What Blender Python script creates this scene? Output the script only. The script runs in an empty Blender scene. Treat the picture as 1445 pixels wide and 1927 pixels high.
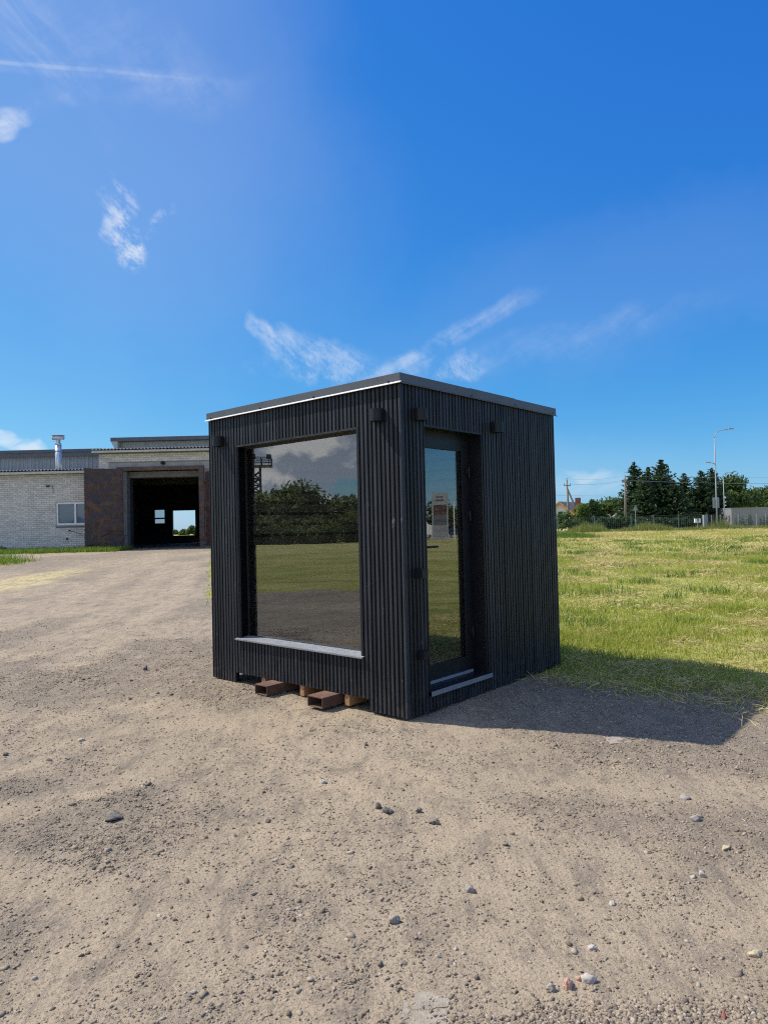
import bpy, math, random
import numpy as np
from mathutils import Vector, Matrix
R = math.radians
random.seed(7)
rng = np.random.default_rng(11)
scene = bpy.context.scene
col = scene.collection

# ------------------------------------------------------------------ camera
F_PX, PW, PH = 1301.8, 1445.0, 1927.0
PITCH, ROLL, CAM_H = 0.0200, -0.0234, 1.42
fw = Vector((0, math.cos(PITCH), math.sin(PITCH)))
r0 = Vector((1, 0, 0)); u0 = r0.cross(fw)
cr = math.cos(ROLL) * r0 + math.sin(ROLL) * u0
cu = -math.sin(ROLL) * r0 + math.cos(ROLL) * u0
cd = bpy.data.cameras.new('camera'); cam = bpy.data.objects.new('camera', cd); col.objects.link(cam)
cam.matrix_world = Matrix(((cr.x, cu.x, -fw.x, 0), (cr.y, cu.y, -fw.y, 0), (cr.z, cu.z, -fw.z, CAM_H), (0, 0, 0, 1)))
cd.sensor_fit = 'VERTICAL'; cd.sensor_height = 36; cd.lens = F_PX / PH * 36
cd.clip_start = 0.05; cd.clip_end = 6000
scene.camera = cam

def ray(px, py): return fw + cr * ((px - PW / 2) / F_PX) - cu * ((py - PH / 2) / F_PX)
def at(px, py, Y):
    d = ray(px, py); return Vector((0, 0, CAM_H)) + d * (Y / d.y)
def gp(px, py, z=0.0):
    d = ray(px, py); return Vector((0, 0, CAM_H)) + d * ((z - CAM_H) / d.z)

# ------------------------------------------------------------------ world, sun, exposure
SUN_DIR = Vector((-0.936, 0.352, 0)).normalized()
SUN_EL = R(51)
SUN_ROT = math.atan2(SUN_DIR.x, SUN_DIR.y)
world = bpy.data.worlds.new('World'); scene.world = world; world.use_nodes = True
wt = world.node_tree; wt.nodes.clear()
def N(t, kind, **kw):
    n = t.nodes.new(kind)
    for k, v in kw.items():
        if k in n.inputs.keys() if isinstance(k, str) else False: n.inputs[k].default_value = v
        else: setattr(n, k, v)
    return n
def L(t, a, b): t.links.new(a, b)
def mth(t, op, a, b=None, c=None, clamp=False):
    n = t.nodes.new('ShaderNodeMath'); n.operation = op; n.use_clamp = clamp
    for i, v in enumerate((a, b, c)):
        if v is None: continue
        if hasattr(v, 'links'): t.links.new(v, n.inputs[i])
        else: n.inputs[i].default_value = v
    return n.outputs[0]
def vmth(t, op, a, b=None):
    n = t.nodes.new('ShaderNodeVectorMath'); n.operation = op
    for i, v in enumerate((a, b)):
        if v is None: continue
        if hasattr(v, 'links'): t.links.new(v, n.inputs[i])
        else: n.inputs[i].default_value = v
    return n.outputs['Value' if op in ('DOT_PRODUCT', 'LENGTH') else 'Vector']
def mixc(t, fac, a, b):
    n = t.nodes.new('ShaderNodeMix'); n.data_type = 'RGBA'
    for i, v in ((0, fac), (6, a), (7, b)):
        if hasattr(v, 'links'): t.links.new(v, n.inputs[i])
        else: n.inputs[i].default_value = v if i == 0 else (*v[:3], 1)
    return n.outputs[2]
def noise(t, vec, scale, detail=4, rough=.55, dist=0.0, out='Fac'):
    n = t.nodes.new('ShaderNodeTexNoise'); n.inputs['Scale'].default_value = scale
    n.inputs['Detail'].default_value = detail; n.inputs['Roughness'].default_value = rough; n.inputs['Distortion'].default_value = dist
    if vec is not None: t.links.new(vec, n.inputs['Vector'])
    return n.outputs[out]
def smooth(t, v, a, b, lo=0.0, hi=1.0):
    n = t.nodes.new('ShaderNodeMapRange'); n.interpolation_type = 'SMOOTHSTEP'
    t.links.new(v, n.inputs[0])
    for i, x in ((1, a), (2, b), (3, lo), (4, hi)): n.inputs[i].default_value = x
    return n.outputs[0]
def ramp(t, v, stops):
    n = t.nodes.new('ShaderNodeValToRGB'); e = n.color_ramp.elements
    while len(e) < len(stops): e.new(0.5)
    for i, (p, c) in enumerate(stops): e[i].position = p; e[i].color = (*c[:3], 1)
    t.links.new(v, n.inputs[0]); return n.outputs[0]

sky = wt.nodes.new('ShaderNodeTexSky'); sky.sky_type = 'NISHITA'; sky.sun_disc = False
sky.sun_elevation = SUN_EL; sky.sun_rotation = SUN_ROT
sky.air_density = 1.0; sky.dust_density = 0.25; sky.ozone_density = 3.0; sky.altitude = 50
sps = wt.nodes.new('ShaderNodeSeparateColor'); L(wt, sky.outputs[0], sps.inputs[0])
cmbs = wt.nodes.new('ShaderNodeCombineColor')          # camera-like colour response of the clear sky
for i_, (k_, g_) in enumerate(((.17, 1.48), (.81, .90), (3.15, .37))):
    L(wt, mth(wt, 'MULTIPLY', mth(wt, 'POWER', sps.outputs[i_], g_), k_), cmbs.inputs[i_])
skyc = cmbs.outputs[0]
tc = wt.nodes.new('ShaderNodeTexCoord')
dirv = tc.outputs['Generated']
CLOUD = (6.6, 6.9, 7.3)
# one warp and two fibre noises are shared by all the cirrus patches
wn = noise(wt, dirv, 5.5, 4, .60, 0.0, 'Color')
warp = vmth(wt, 'SUBTRACT', wn, (.5, .5, .5))
wdir = vmth(wt, 'ADD', dirv, vmth(wt, 'MULTIPLY', warp, (.16, .05, .16)))
sxw = wt.nodes.new('ShaderNodeSeparateXYZ'); L(wt, vmth(wt, 'ADD', dirv, vmth(wt, 'MULTIPLY', warp, (.045, .0, .045))), sxw.inputs[0])
def fibre(ang, stretch, scale, rough=.62):
    ca, sa = math.cos(ang), math.sin(ang)
    u = mth(wt, 'ADD', mth(wt, 'MULTIPLY', sxw.outputs[0], ca / stretch), mth(wt, 'MULTIPLY', sxw.outputs[2], sa / stretch))
    v = mth(wt, 'ADD', mth(wt, 'MULTIPLY', sxw.outputs[0], -sa), mth(wt, 'MULTIPLY', sxw.outputs[2], ca))
    c_ = wt.nodes.new('ShaderNodeCombineXYZ'); L(wt, u, c_.inputs[0]); L(wt, v, c_.inputs[1]); c_.inputs[2].default_value = ang
    return noise(wt, c_.outputs[0], scale, 5, rough)
FA, FB_ = fibre(R(28), 6.0, 30, .68), fibre(R(-38), 3.0, 26, .66)
FC = mth(wt, 'ADD', mth(wt, 'MULTIPLY', FB_, .5), mth(wt, 'MULTIPLY', fibre(R(-60), 1.3, 46, .72), .5))
FD = mth(wt, 'ADD', mth(wt, 'MULTIPLY', FA, .5), mth(wt, 'MULTIPLY', FC, .5))
def wisp(px, py, ang, ln, wd, strength, fib=None, lo=.42, hi=.68, wob=1.0):
    """thin cirrus patch around the direction seen at px,py; half sizes in radians"""
    global skyc
    c = ray(px, py).normalized()
    e = Vector((c.y, -c.x, 0)).normalized(); up = e.cross(c)
    up = up if up.z > 0 else -up
    a = e * math.cos(ang) + up * math.sin(ang); b = -e * math.sin(ang) + up * math.cos(ang)
    wd_ = wdir if wob == 1.0 else vmth(wt, 'ADD', dirv, vmth(wt, 'MULTIPLY', warp, (.16 * wob, .05 * wob, .16 * wob)))
    u = mth(wt, 'MULTIPLY_ADD', vmth(wt, 'DOT_PRODUCT', wd_, tuple(a)), 1 / ln, -a.dot(c) / ln)
    v = mth(wt, 'MULTIPLY_ADD', vmth(wt, 'DOT_PRODUCT', wd_, tuple(b)), 1 / wd, -b.dot(c) / wd)
    q = mth(wt, 'ADD', mth(wt, 'MULTIPLY', u, u), mth(wt, 'MULTIPLY', v, v))
    front = mth(wt, 'GREATER_THAN', vmth(wt, 'DOT_PRODUCT', dirv, tuple(c)), 0.5)
    m = mth(wt, 'MULTIPLY', smooth(wt, q, 1.3, 0.0), mth(wt, 'MULTIPLY', front, strength))
    if fib is not None: m = mth(wt, 'MULTIPLY', m, smooth(wt, fib, lo, hi), None, True)
    skyc = mixc(wt, m, skyc, CLOUD)
wisp(40, 20, R(-35), .50, .30, .085, None)
wisp(100, 330, R(75), .54, .30, .055, None)
wisp(70, 70, R(-38), .12, .035, .24, FB_, .38, .75)
wisp(200, 60, R(-10), .16, .05, 0.094, FD, .38, .65)
wisp(120, 126, R(7.5), .15, .0026, 0.17, FD, .30, .60, .07)
wisp(150, 131, R(7.5), .18, .0085, 0.094, FC, .30, .60, .12)
wisp(260, 168, R(12), .14, .026, 0.094, FD, .36, .66)
wisp(228, 422, R(-66), .060, .024, 0.663, FC, .44, .60)
wisp(282, 402, R(45), .034, .017, 0.351, FC, .50, .64)
wisp(226, 345, R(85), .030, .013, 0.312, FC, .48, .62)
wisp(4, 228, R(42), .045, .016, 0.42, FD, .42, .62)
wisp(5, 265, R(50), .026, .011, 0.468, FD, .42, .62)
wisp(595, 664, R(-6), .070, .042, 0.429, FC, .41, .66)
wisp(540, 690, R(0), .060, .020, 0.156, FC, .41, .66)
wisp(505, 628, R(-50), .034, .014, 0.328, FC, .42, .64)
wisp(815, 650, R(24), .16, .018, 0.312, FD, .38, .64, .35)
wisp(720, 690, R(32), .07, .022, 0.203, FD, .38, .66)
wisp(850, 690, R(8), .052, .019, 0.406, FC, .40, .64)
wisp(1040, 640, R(10), .22, .026, 0.133, FD, .38, .70, .5)
wisp(1180, 540, R(8), .42, .10, .045, None)
wisp(30, 843, R(2), .070, .011, .60, FA, .20, .5)
wisp(1085, 888, R(0), .034, .010, .30, FA, .28, .6)
wisp(1130, 905, R(4), .12, .022, .16, FA, .3, .65)
wisp(620, 900, R(2), .62, .07, .06, None)
# broken cumulus over the country behind the camera and to its left (it shows in the window glass; spread wider to add neutral fill)
sx = wt.nodes.new('ShaderNodeSeparateXYZ'); L(wt, dirv, sx.inputs[0])
cv = wt.nodes.new('ShaderNodeVectorMath'); cv.operation = 'MULTIPLY'; L(wt, dirv, cv.inputs[0]); cv.inputs[1].default_value = (1, 1, 1.5)
cw = vmth(wt, 'ADD', vmth(wt, 'ADD', cv.outputs[0], (1.3, 2.1, 0)), vmth(wt, 'MULTIPLY', warp, (.10, .10, .10)))
n1 = noise(wt, cw, 8.5, 6, .52)
n2 = noise(wt, vmth(wt, 'ADD', cw, (-.016, .006, .020)), 8.5, 3, .5)
elv = sx.outputs[2]
side = mth(wt, 'MULTIPLY', smooth(wt, sx.outputs[1], .40, .10), smooth(wt, mth(wt, 'SUBTRACT', sx.outputs[0], mth(wt, 'MULTIPLY', elv, .5)), .55, -.05))
n1b = mth(wt, 'ADD', n1, mth(wt, 'MULTIPLY', smooth(wt, elv, .30, .10), .022))
cum = mth(wt, 'MULTIPLY', smooth(wt, n1b, .485, .555), mth(wt, 'MULTIPLY', side, smooth(wt, elv, -.01, .03)))
ccol = mixc(wt, smooth(wt, mth(wt, 'SUBTRACT', n1, n2), -.055, .065), (4.5, 5.3, 6.7), (10.8, 10.8, 10.8))
skyc = mixc(wt, cum, skyc, ccol)
bg = wt.nodes.new('ShaderNodeBackground'); L(wt, skyc, bg.inputs['Color']); bg.inputs['Strength'].default_value = 0.10
world.cycles.sampling_method = 'MANUAL'; world.cycles.sample_map_resolution = 256
wo = wt.nodes.new('ShaderNodeOutputWorld'); L(wt, bg.outputs[0], wo.inputs['Surface'])

sd = bpy.data.lights.new('sun', 'SUN'); sun = bpy.data.objects.new('sun', sd); col.objects.link(sun)
sd.energy = 4.3; sd.angle = R(0.53); sd.color = (1.0, 0.95, 0.87)
sv = Vector((SUN_DIR.x * math.cos(SUN_EL), SUN_DIR.y * math.cos(SUN_EL), math.sin(SUN_EL)))
sun.rotation_euler = sv.to_track_quat('Z', 'Y').to_euler(); sun.location = (-20, 10, 30)
vs = scene.view_settings; vs.view_transform = 'Standard'; vs.look = 'None'; vs.exposure = 0.40; vs.gamma = 1.0; vs.use_curve_mapping = False
scene.cycles.max_bounces = 6; scene.cycles.diffuse_bounces = 3; scene.cycles.glossy_bounces = 3; scene.cycles.transmission_bounces = 4; scene.cycles.transparent_max_bounces = 8
scene.cycles.use_adaptive_sampling = True; scene.cycles.adaptive_threshold = 0.012
scene.cycles.use_denoising = False
scene.render.filter_size = 1.15; scene.cycles.filter_width = 1.15
scene.cycles.sample_clamp_indirect = 4.0; scene.cycles.blur_glossy = .3

# ------------------------------------------------------------------ helpers
def tag(o, label=None, cat=None, group=None, kind=None):
    if label: o['label'] = label
    if cat: o['category'] = cat
    if group: o['group'] = group
    if kind: o['kind'] = kind
    return o
def empty(name, loc=(0, 0, 0), rz=0.0, label=None, cat=None, group=None):
    o = bpy.data.objects.new(name, None); col.objects.link(o); o.location = loc; o.rotation_euler = (0, 0, rz)
    o.empty_display_size = .2
    return tag(o, label, cat, group)
def link(name, me, mat=None, parent=None):
    o = bpy.data.objects.new(name, me); col.objects.link(o)
    if mat is not None and not me.materials: me.materials.append(mat)
    if parent is not None: o.parent = parent
    return o
class MB:
    def __init__(s): s.v = []; s.f = []
    def add(s, vs_, fs):
        b = len(s.v); s.v += [tuple(v) for v in vs_]; s.f += [tuple(b + i for i in f) for f in fs]; return s
    def box(s, x0, x1, y0, y1, z0, z1, M=None):
        vs_ = [Vector(p) for p in ((x0, y0, z0), (x1, y0, z0), (x1, y1, z0), (x0, y1, z0), (x0, y0, z1), (x1, y0, z1), (x1, y1, z1), (x0, y1, z1))]
        if M is not None: vs_ = [M @ v for v in vs_]
        return s.add(vs_, ((0, 3, 2, 1), (4, 5, 6, 7), (0, 1, 5, 4), (1, 2, 6, 5), (2, 3, 7, 6), (3, 0, 4, 7)))
    def prism(s, prof, axis, a, b, M=None):
        """closed 2D profile swept along axis from a to b"""
        n = len(prof); vs_ = []
        for t in (a, b):
            for p, q in prof:
                v = {'x': (t, p, q), 'y': (p, t, q), 'z': (p, q, t)}[axis]; v = Vector(v)
                vs_.append(M @ v if M is not None else v)
        fs = [tuple(range(n))[::-1], tuple(range(n, 2 * n))]
        fs += [(i, (i + 1) % n, n + (i + 1) % n, n + i) for i in range(n)]
        return s.add(vs_, fs)
    def tube(s, pts, rad, n=8, caps=True):
        pts = [Vector(p) for p in pts]
        rads = rad if isinstance(rad, (list, tuple)) else [rad] * len(pts)
        rings = []; base = len(s.v)
        for i, p in enumerate(pts):
            d = (pts[min(i + 1, len(pts) - 1)] - pts[max(i - 1, 0)]).normalized()
            ref = Vector((0, 0, 1)) if abs(d.z) < .9 else Vector((1, 0, 0))
            a = d.cross(ref).normalized(); b = d.cross(a)
            s.v += [tuple(p + (a * math.cos(t) + b * math.sin(t)) * rads[i]) for t in [k * 2 * math.pi / n for k in range(n)]]
        for i in range(len(pts) - 1):
            for k in range(n):
                s.f.append((base + i * n + k, base + i * n + (k + 1) % n, base + (i + 1) * n + (k + 1) % n, base + (i + 1) * n + k))
        if caps:
            s.f.append(tuple(base + k for k in range(n))[::-1]); s.f.append(tuple(base + (len(pts) - 1) * n + k for k in range(n)))
        return s
    def bar(s, p, q, w, h):
        """square bar from p to q"""
        p = Vector(p); q = Vector(q); d = (q - p); ln = d.length; d.normalize()
        ref = Vector((0, 0, 1)) if abs(d.z) < .9 else Vector((1, 0, 0))
        a = d.cross(ref).normalized(); b = a.cross(d)
        M = Matrix(((d.x, a.x, b.x, p.x), (d.y, a.y, b.y, p.y), (d.z, a.z, b.z, p.z), (0, 0, 0, 1)))
        return s.box(0, ln, -w / 2, w / 2, -h / 2, h / 2, M)
    def mesh(s, name, smooth_=False):
        me = bpy.data.meshes.new(name); me.from_pydata(s.v, [], s.f); me.update()
        if smooth_: me.polygons.foreach_set('use_smooth', [True] * len(me.polygons))
        return me
    def build(s, name, mat, parent=None, smooth_=False):
        return link(name, s.mesh(name, smooth_), mat, parent)
def np_mesh(name, V, Fc, mat, parent=None, smooth_=False):
    """V (n,3), Fc (m,k) uniform polygons"""
    me = bpy.data.meshes.new(name); V = np.ascontiguousarray(V, dtype=np.float32); Fc = np.ascontiguousarray(Fc, dtype=np.int32)
    m, k = Fc.shape
    me.vertices.add(len(V)); me.vertices.foreach_set('co', V.ravel())
    me.loops.add(m * k); me.loops.foreach_set('vertex_index', Fc.ravel())
    me.polygons.add(m); me.polygons.foreach_set('loop_start', np.arange(0, m * k, k, dtype=np.int32))
    me.polygons.foreach_set('loop_total', np.full(m, k, dtype=np.int32))
    if smooth_: me.polygons.foreach_set('use_smooth', np.ones(m, dtype=bool))
    me.update(calc_edges=True)
    return link(name, me, mat, parent)
# numpy value noise
_perm = rng.random((256, 256))
def vnoise(x, y):
    xi = np.floor(x).astype(int); yi = np.floor(y).astype(int); fx = x - xi; fy = y - yi
    fx = fx * fx * (3 - 2 * fx); fy = fy * fy * (3 - 2 * fy)
    g = lambda a, b: _perm[a & 255, b & 255]
    return (g(xi, yi) * (1 - fx) + g(xi + 1, yi) * fx) * (1 - fy) + (g(xi, yi + 1) * (1 - fx) + g(xi + 1, yi + 1) * fx) * fy
def fbm(x, y, o=4, gain=.5):
    t = 0; a = 1; s = 0
    for i in range(o):
        t = t + a * vnoise(x * 2 ** i + 17.3 * i, y * 2 ** i + 9.1 * i); s += a; a *= gain
    return t / s
def sst(v, a, b): t = np.clip((v - a) / (b - a), 0, 1); return t * t * (3 - 2 * t)

# ------------------------------------------------------------------ materials
def newmat(name):
    m = bpy.data.materials.new(name); m.use_nodes = True; t = m.node_tree
    b = t.nodes['Principled BSDF']; return m, t, b
def wpos(t): return t.nodes.new('ShaderNodeNewGeometry').outputs['Position']
def opos(t): return t.nodes.new('ShaderNodeTexCoord').outputs['Object']
def scl(t, v, s):
    n = t.nodes.new('ShaderNodeVectorMath'); n.operation = 'MULTIPLY'; t.links.new(v, n.inputs[0]); n.inputs[1].default_value = s; return n.outputs[0]
def bump(t, b, h, dist, strength=1.0):
    n = t.nodes.new('ShaderNodeBump'); n.inputs['Distance'].default_value = dist; n.inputs['Strength'].default_value = strength
    t.links.new(h, n.inputs['Height']); t.links.new(n.outputs[0], b.inputs['Normal'])
def pm(name, c1, c2=None, rough=.6, scale=4.0, stretch=(1, 1, 1), bmp=0.0, bscale=None, metallic=0.0, spec=.5, rnd=0.0, island=False, world_=False):
    m, t, b = newmat(name)
    c2 = c2 or tuple(x * .75 for x in c1)
    p = scl(t, wpos(t) if world_ else opos(t), stretch)
    f = smooth(t, noise(t, p, scale, 6, .6), .3, .7)
    c = mixc(t, f, c1, c2)
    if rnd:
        oi = t.nodes.new('ShaderNodeObjectInfo').outputs['Random']
        if island: oi = mth(t, 'FRACT', mth(t, 'ADD', oi, t.nodes.new('ShaderNodeNewGeometry').outputs['Random Per Island']))
        h = t.nodes.new('ShaderNodeHueSaturation'); t.links.new(c, h.inputs['Color'])
        t.links.new(mth(t, 'MULTIPLY_ADD', oi, 2 * rnd, 1 - rnd), h.inputs['Value']); c = h.outputs[0]
    t.links.new(c, b.inputs['Base Color'])
    b.inputs['Metallic'].default_value = metallic; b.inputs['Specular IOR Level'].default_value = spec
    rr = mth(t, 'MULTIPLY_ADD', noise(t, p, scale * 2.3, 4), .25, rough - .125, True); t.links.new(rr, b.inputs['Roughness'])
    if bmp: bump(t, b, noise(t, p, bscale or scale * 4, 5, .6), bmp)
    return m
def slat_material():
    m, t, b = newmat('black_stained_wood')
    p = opos(t); oi = t.nodes.new('ShaderNodeObjectInfo')
    off = t.nodes.new('ShaderNodeCombineXYZ'); L(t, mth(t, 'MULTIPLY', oi.outputs['Random'], 37.0), off.inputs[0]); L(t, mth(t, 'MULTIPLY', oi.outputs['Random'], 91.0), off.inputs[2])
    q = vmth(t, 'ADD', p, off.outputs[0])
    grain = noise(t, scl(t, q, (60, 60, 2.2)), 1.0, 6, .65, .6)
    base = mixc(t, smooth(t, grain, .3, .75), (.0105, .0122, .0160), (.031, .0355, .0445))
    sm = smooth(t, noise(t, scl(t, q, (9, 9, 5)), 1.0, 5, .7, .8), .63, .74)      # chalky scuffs and knots
    base = mixc(t, mth(t, 'MULTIPLY', sm, .45), base, (.22, .22, .225))
    h = t.nodes.new('ShaderNodeHueSaturation'); L(t, base, h.inputs['Color']); L(t, mth(t, 'MULTIPLY_ADD', oi.outputs['Random'], .9, .55), h.inputs['Value'])
    sz_ = t.nodes.new('ShaderNodeSeparateXYZ'); L(t, wpos(t), sz_.inputs[0])
    dust = mth(t, 'MULTIPLY', smooth(t, sz_.outputs[2], .32, .0, 0, .30), smooth(t, noise(t, wpos(t), 14, 5, .7), .35, .7))      # road dust splashed on the foot
    L(t, mixc(t, dust, h.outputs[0], (.14, .115, .09)), b.inputs['Base Color'])
    L(t, mth(t, 'MULTIPLY_ADD', grain, .3, .34), b.inputs['Roughness'])
    b.inputs['Specular IOR Level'].default_value = .30
    bump(t, b, grain, .0012)
    return m
def glass_material(name, ior, tint, fmin=0.0, gloss_tint=(.93, .96, 1), dust=.0):
    m, t, b = newmat(name); t.nodes.remove(b)
    fr = t.nodes.new('ShaderNodeFresnel')          # both faces of the thin pane reflect alike
    bf = t.nodes.new('ShaderNodeNewGeometry').outputs['Backfacing']; L(t, mth(t, 'MULTIPLY_ADD', bf, 1 / ior - ior, ior), fr.inputs['IOR'])
    gl = t.nodes.new('ShaderNodeBsdfGlossy'); gl.inputs['Roughness'].default_value = 0.0; gl.inputs['Color'].default_value = (*gloss_tint, 1)
    wv = t.nodes.new('ShaderNodeBump'); wv.inputs['Distance'].default_value = .0004
    L(t, noise(t, opos(t), 1.6, 2, .4), wv.inputs['Height']); L(t, wv.outputs[0], gl.inputs['Normal'])
    tr = t.nodes.new('ShaderNodeBsdfTransparent'); tr.inputs['Color'].default_value = (*tint, 1)
    mx = t.nodes.new('ShaderNodeMixShader'); L(t, mth(t, 'MAXIMUM', fr.outputs[0], fmin), mx.inputs[0]); L(t, tr.outputs[0], mx.inputs[1]); L(t, gl.outputs[0], mx.inputs[2])
    df = t.nodes.new('ShaderNodeBsdfDiffuse'); df.inputs['Color'].default_value = (.50, .48, .43, 1)      # thin dust film, added to lift the dark reflections
    m2 = t.nodes.new('ShaderNodeMixShader'); L(t, smooth(t, noise(t, opos(t), 3.0, 5, .6), .25, .75, dust * .6, dust * 1.4), m2.inputs[0])
    L(t, mx.outputs[0], m2.inputs[1]); L(t, df.outputs[0], m2.inputs[2])
    L(t, m2.outputs[0], t.nodes['Material Output'].inputs['Surface']); return m
def leaf_material(name, stops, trans=.35, hay=None):
    m, t, b = newmat(name)
    gi = t.nodes.new('ShaderNodeNewGeometry')
    v = mth(t, 'ADD', mth(t, 'MULTIPLY', gi.outputs['Random Per Island'], .7), mth(t, 'MULTIPLY', noise(t, wpos(t), .9, 3), .3))
    c = ramp(t, v, stops)
    t.nodes.remove(b)
    d = t.nodes.new('ShaderNodeBsdfPrincipled'); L(t, c, d.inputs['Base Color']); d.inputs['Roughness'].default_value = .55; d.inputs['Specular IOR Level'].default_value = .3
    tl = t.nodes.new('ShaderNodeBsdfTranslucent'); h = t.nodes.new('ShaderNodeHueSaturation'); L(t, c, h.inputs['Color']); h.inputs['Hue'].default_value = .485; h.inputs['Value'].default_value = 1.25
    L(t, h.outputs[0], tl.inputs['Color'])
    mx = t.nodes.new('ShaderNodeMixShader'); mx.inputs[0].default_value = trans; L(t, d.outputs[0], mx.inputs[1]); L(t, tl.outputs[0], mx.inputs[2])
    L(t, mx.outputs[0], t.nodes['Material Output'].inputs['Surface']); return m
M = {}
M['slat'] = slat_material()
M['membrane'] = pm('black_membrane', (.004, .004, .005), rough=.9, spec=.1)
M['fascia'] = pm('anthracite_sheet', (.095, .098, .105), (.078, .081, .088), rough=.42, scale=3, spec=.5, bmp=.0006, bscale=7)
M['drip'] = pm('drip_edge', (.58, .58, .60), (.48, .48, .51), rough=.4, scale=9)
M['galv'] = pm('zinc_sheet', (.27, .28, .29), (.22, .23, .245), rough=.45, scale=6, metallic=.15, bmp=.0004, bscale=12)
M['black'] = pm('black_powder_coat', (.010, .011, .013), (.014, .015, .018), spec=.3, rough=.42, scale=30, bmp=.0002, bscale=300)
M['frame'] = pm('dark_frame', (.010, .011, .014), (.014, .015, .018), spec=.3, rough=.4, scale=9)
M['frame_brown'] = pm('brown_frame', (.028, .025, .023), (.02, .019, .018), rough=.5, scale=9)
M['chrome'] = pm('polished_steel', (.7, .7, .72), rough=.25, metallic=1.0)
M['winglass'] = glass_material('solar_window_glass', 2.15, (.68, .68, .66), dust=.007)
M['doorglass'] = glass_material('solar_door_glass', 2.15, (.70, .70, .68), dust=.005)
M['rust'] = pm('rusty_steel', (.17, .085, .05), (.09, .05, .035), rough=.85, scale=9, bmp=.0012, bscale=50)
M['pine'] = pm('raw_pine', (.46, .25, .115), (.34, .175, .08), rough=.75, scale=5, stretch=(1, 12, 12), bmp=.0008)
M['interior'] = pm('interior_boards', (.62, .57, .49), (.54, .49, .42), rough=.6, scale=3, stretch=(6, 1, 6), rnd=.12)
M['floorin'] = pm('interior_floor', (.58, .52, .44), rough=.5)
M['brick'] = pm('silicate_brick', (.68, .635, .565), (.56, .525, .475), rough=.9, scale=14, bmp=.003, rnd=.13, island=True, world_=True)
M['mortar'] = pm('mortar', (.27, .26, .25), (.21, .20, .19), rough=.95, scale=8, bmp=.004)
M['concrete'] = pm('old_concrete', (.36, .35, .33), (.27, .26, .25), rough=.9, scale=3, bmp=.004, bscale=20)
M['jamb'] = pm('shaded_concrete', (.20, .195, .19), (.13, .128, .125), rough=.9, scale=3, bmp=.004, bscale=20)  # darker copy of the concrete, the gateway's shade put into its colour
M['hall'] = pm('dark_hall_wall', (.055, .055, .06), (.03, .03, .034), rough=.9, scale=1.3)  # very dark mottled tone of the inner walls and ceiling
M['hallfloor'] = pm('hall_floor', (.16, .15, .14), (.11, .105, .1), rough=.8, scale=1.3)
M['clad'] = pm('grey_cladding', (.33, .35, .37), (.26, .28, .30), rough=.55, scale=1.4, stretch=(6, 1, .6))
M['cladlight'] = pm('pale_cladding', (.46, .48, .48), (.36, .38, .39), rough=.6, scale=1.4, stretch=(6, 1, .6))
M['darkmetal'] = pm('dark_fascia', (.10, .105, .12), (.08, .085, .10), rough=.55, scale=2)
M['asbestos'] = pm('fibre_cement_sheet', (.36, .36, .35), (.24, .24, .24), rough=.9, scale=5, bmp=.003)
M['whitefascia'] = pm('weathered_white_board', (.62, .60, .56), (.45, .43, .40), rough=.7, scale=5, stretch=(1, 1, 4))
M['white'] = pm('white_plastic', (.78, .78, .77), (.7, .7, .69), rough=.4, scale=5)
M['housewall'] = pm('house_render', (.62, .62, .60), (.54, .54, .52), rough=.85, scale=.8)
M['oldglass'] = glass_material('sky_tinted_glass', 1.6, (.15, .16, .18), .10, (.55, .75, 1.0), .004)  # gloss tinted blue to paint in a clear-sky reflection
M['flue'] = pm('zinc_flue', (.62, .65, .68), (.5, .53, .57), rough=.35, scale=4, metallic=.6)
M['rooftile'] = pm('red_roof_tiles', (.30, .10, .06), (.22, .08, .055), rough=.8, scale=3)
M['roofgrey'] = pm('grey_roof', (.16, .15, .15), (.12, .11, .11), rough=.8, scale=3)
M['orange'] = pm('orange_verge', (.55, .22, .06), (.42, .17, .05), rough=.7, scale=3)
M['chimbrick'] = pm('chimney_brick', (.20, .075, .06), (.15, .06, .05), rough=.9, scale=6)
M['polewood'] = pm('weathered_pole', (.25, .215, .175), (.17, .15, .125), rough=.9, scale=4, stretch=(6, 6, .5), bmp=.004)
M['polesteel'] = pm('galvanised_post', (.30, .33, .36), (.25, .275, .30), rough=.6, scale=2)
M['greenpost'] = pm('green_grey_post', (.13, .17, .16), (.10, .135, .13), rough=.5, scale=2)
M['wire'] = pm('wire', (.22, .25, .25), rough=.5)
M['cable'] = pm('cable', (.22, .25, .30), rough=.6)
M['greywall'] = pm('grey_hall_wall', (.25, .25, .27), (.22, .22, .24), rough=.7, scale=.3)
M['bark'] = pm('bark', (.10, .075, .055), (.06, .047, .036), rough=.95, scale=5, stretch=(4, 4, .6), bmp=.02)
M['asphalt'] = pm('asphalt', (.10, .10, .10), (.075, .075, .078), rough=.9, scale=.7, world_=True)
M['rock_dark'] = pm('dark_rock', (.22, .185, .15), (.10, .087, .074), rough=.9, scale=22, bmp=.006, bscale=60)
M['rock_grey'] = pm('grey_rock', (.36, .315, .265), (.22, .195, .17), rough=.9, scale=22, bmp=.005, bscale=60)
M['rock_pale'] = pm('pale_rock', (.46, .41, .345), (.36, .32, .27), rough=.9, scale=22, bmp=.004, bscale=60)
M['rock_pink'] = pm('pink_rock', (.52, .30, .22), (.44, .24, .18), rough=.9, scale=22, bmp=.004, bscale=60)
M['rock_red'] = pm('red_rock', (.36, .12, .09), (.28, .09, .07), rough=.9, scale=22, bmp=.004, bscale=60)
M['rock_yellow'] = pm('yellow_rock', (.52, .42, .26), (.40, .33, .21), rough=.9, scale=22, bmp=.004, bscale=60)
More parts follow.
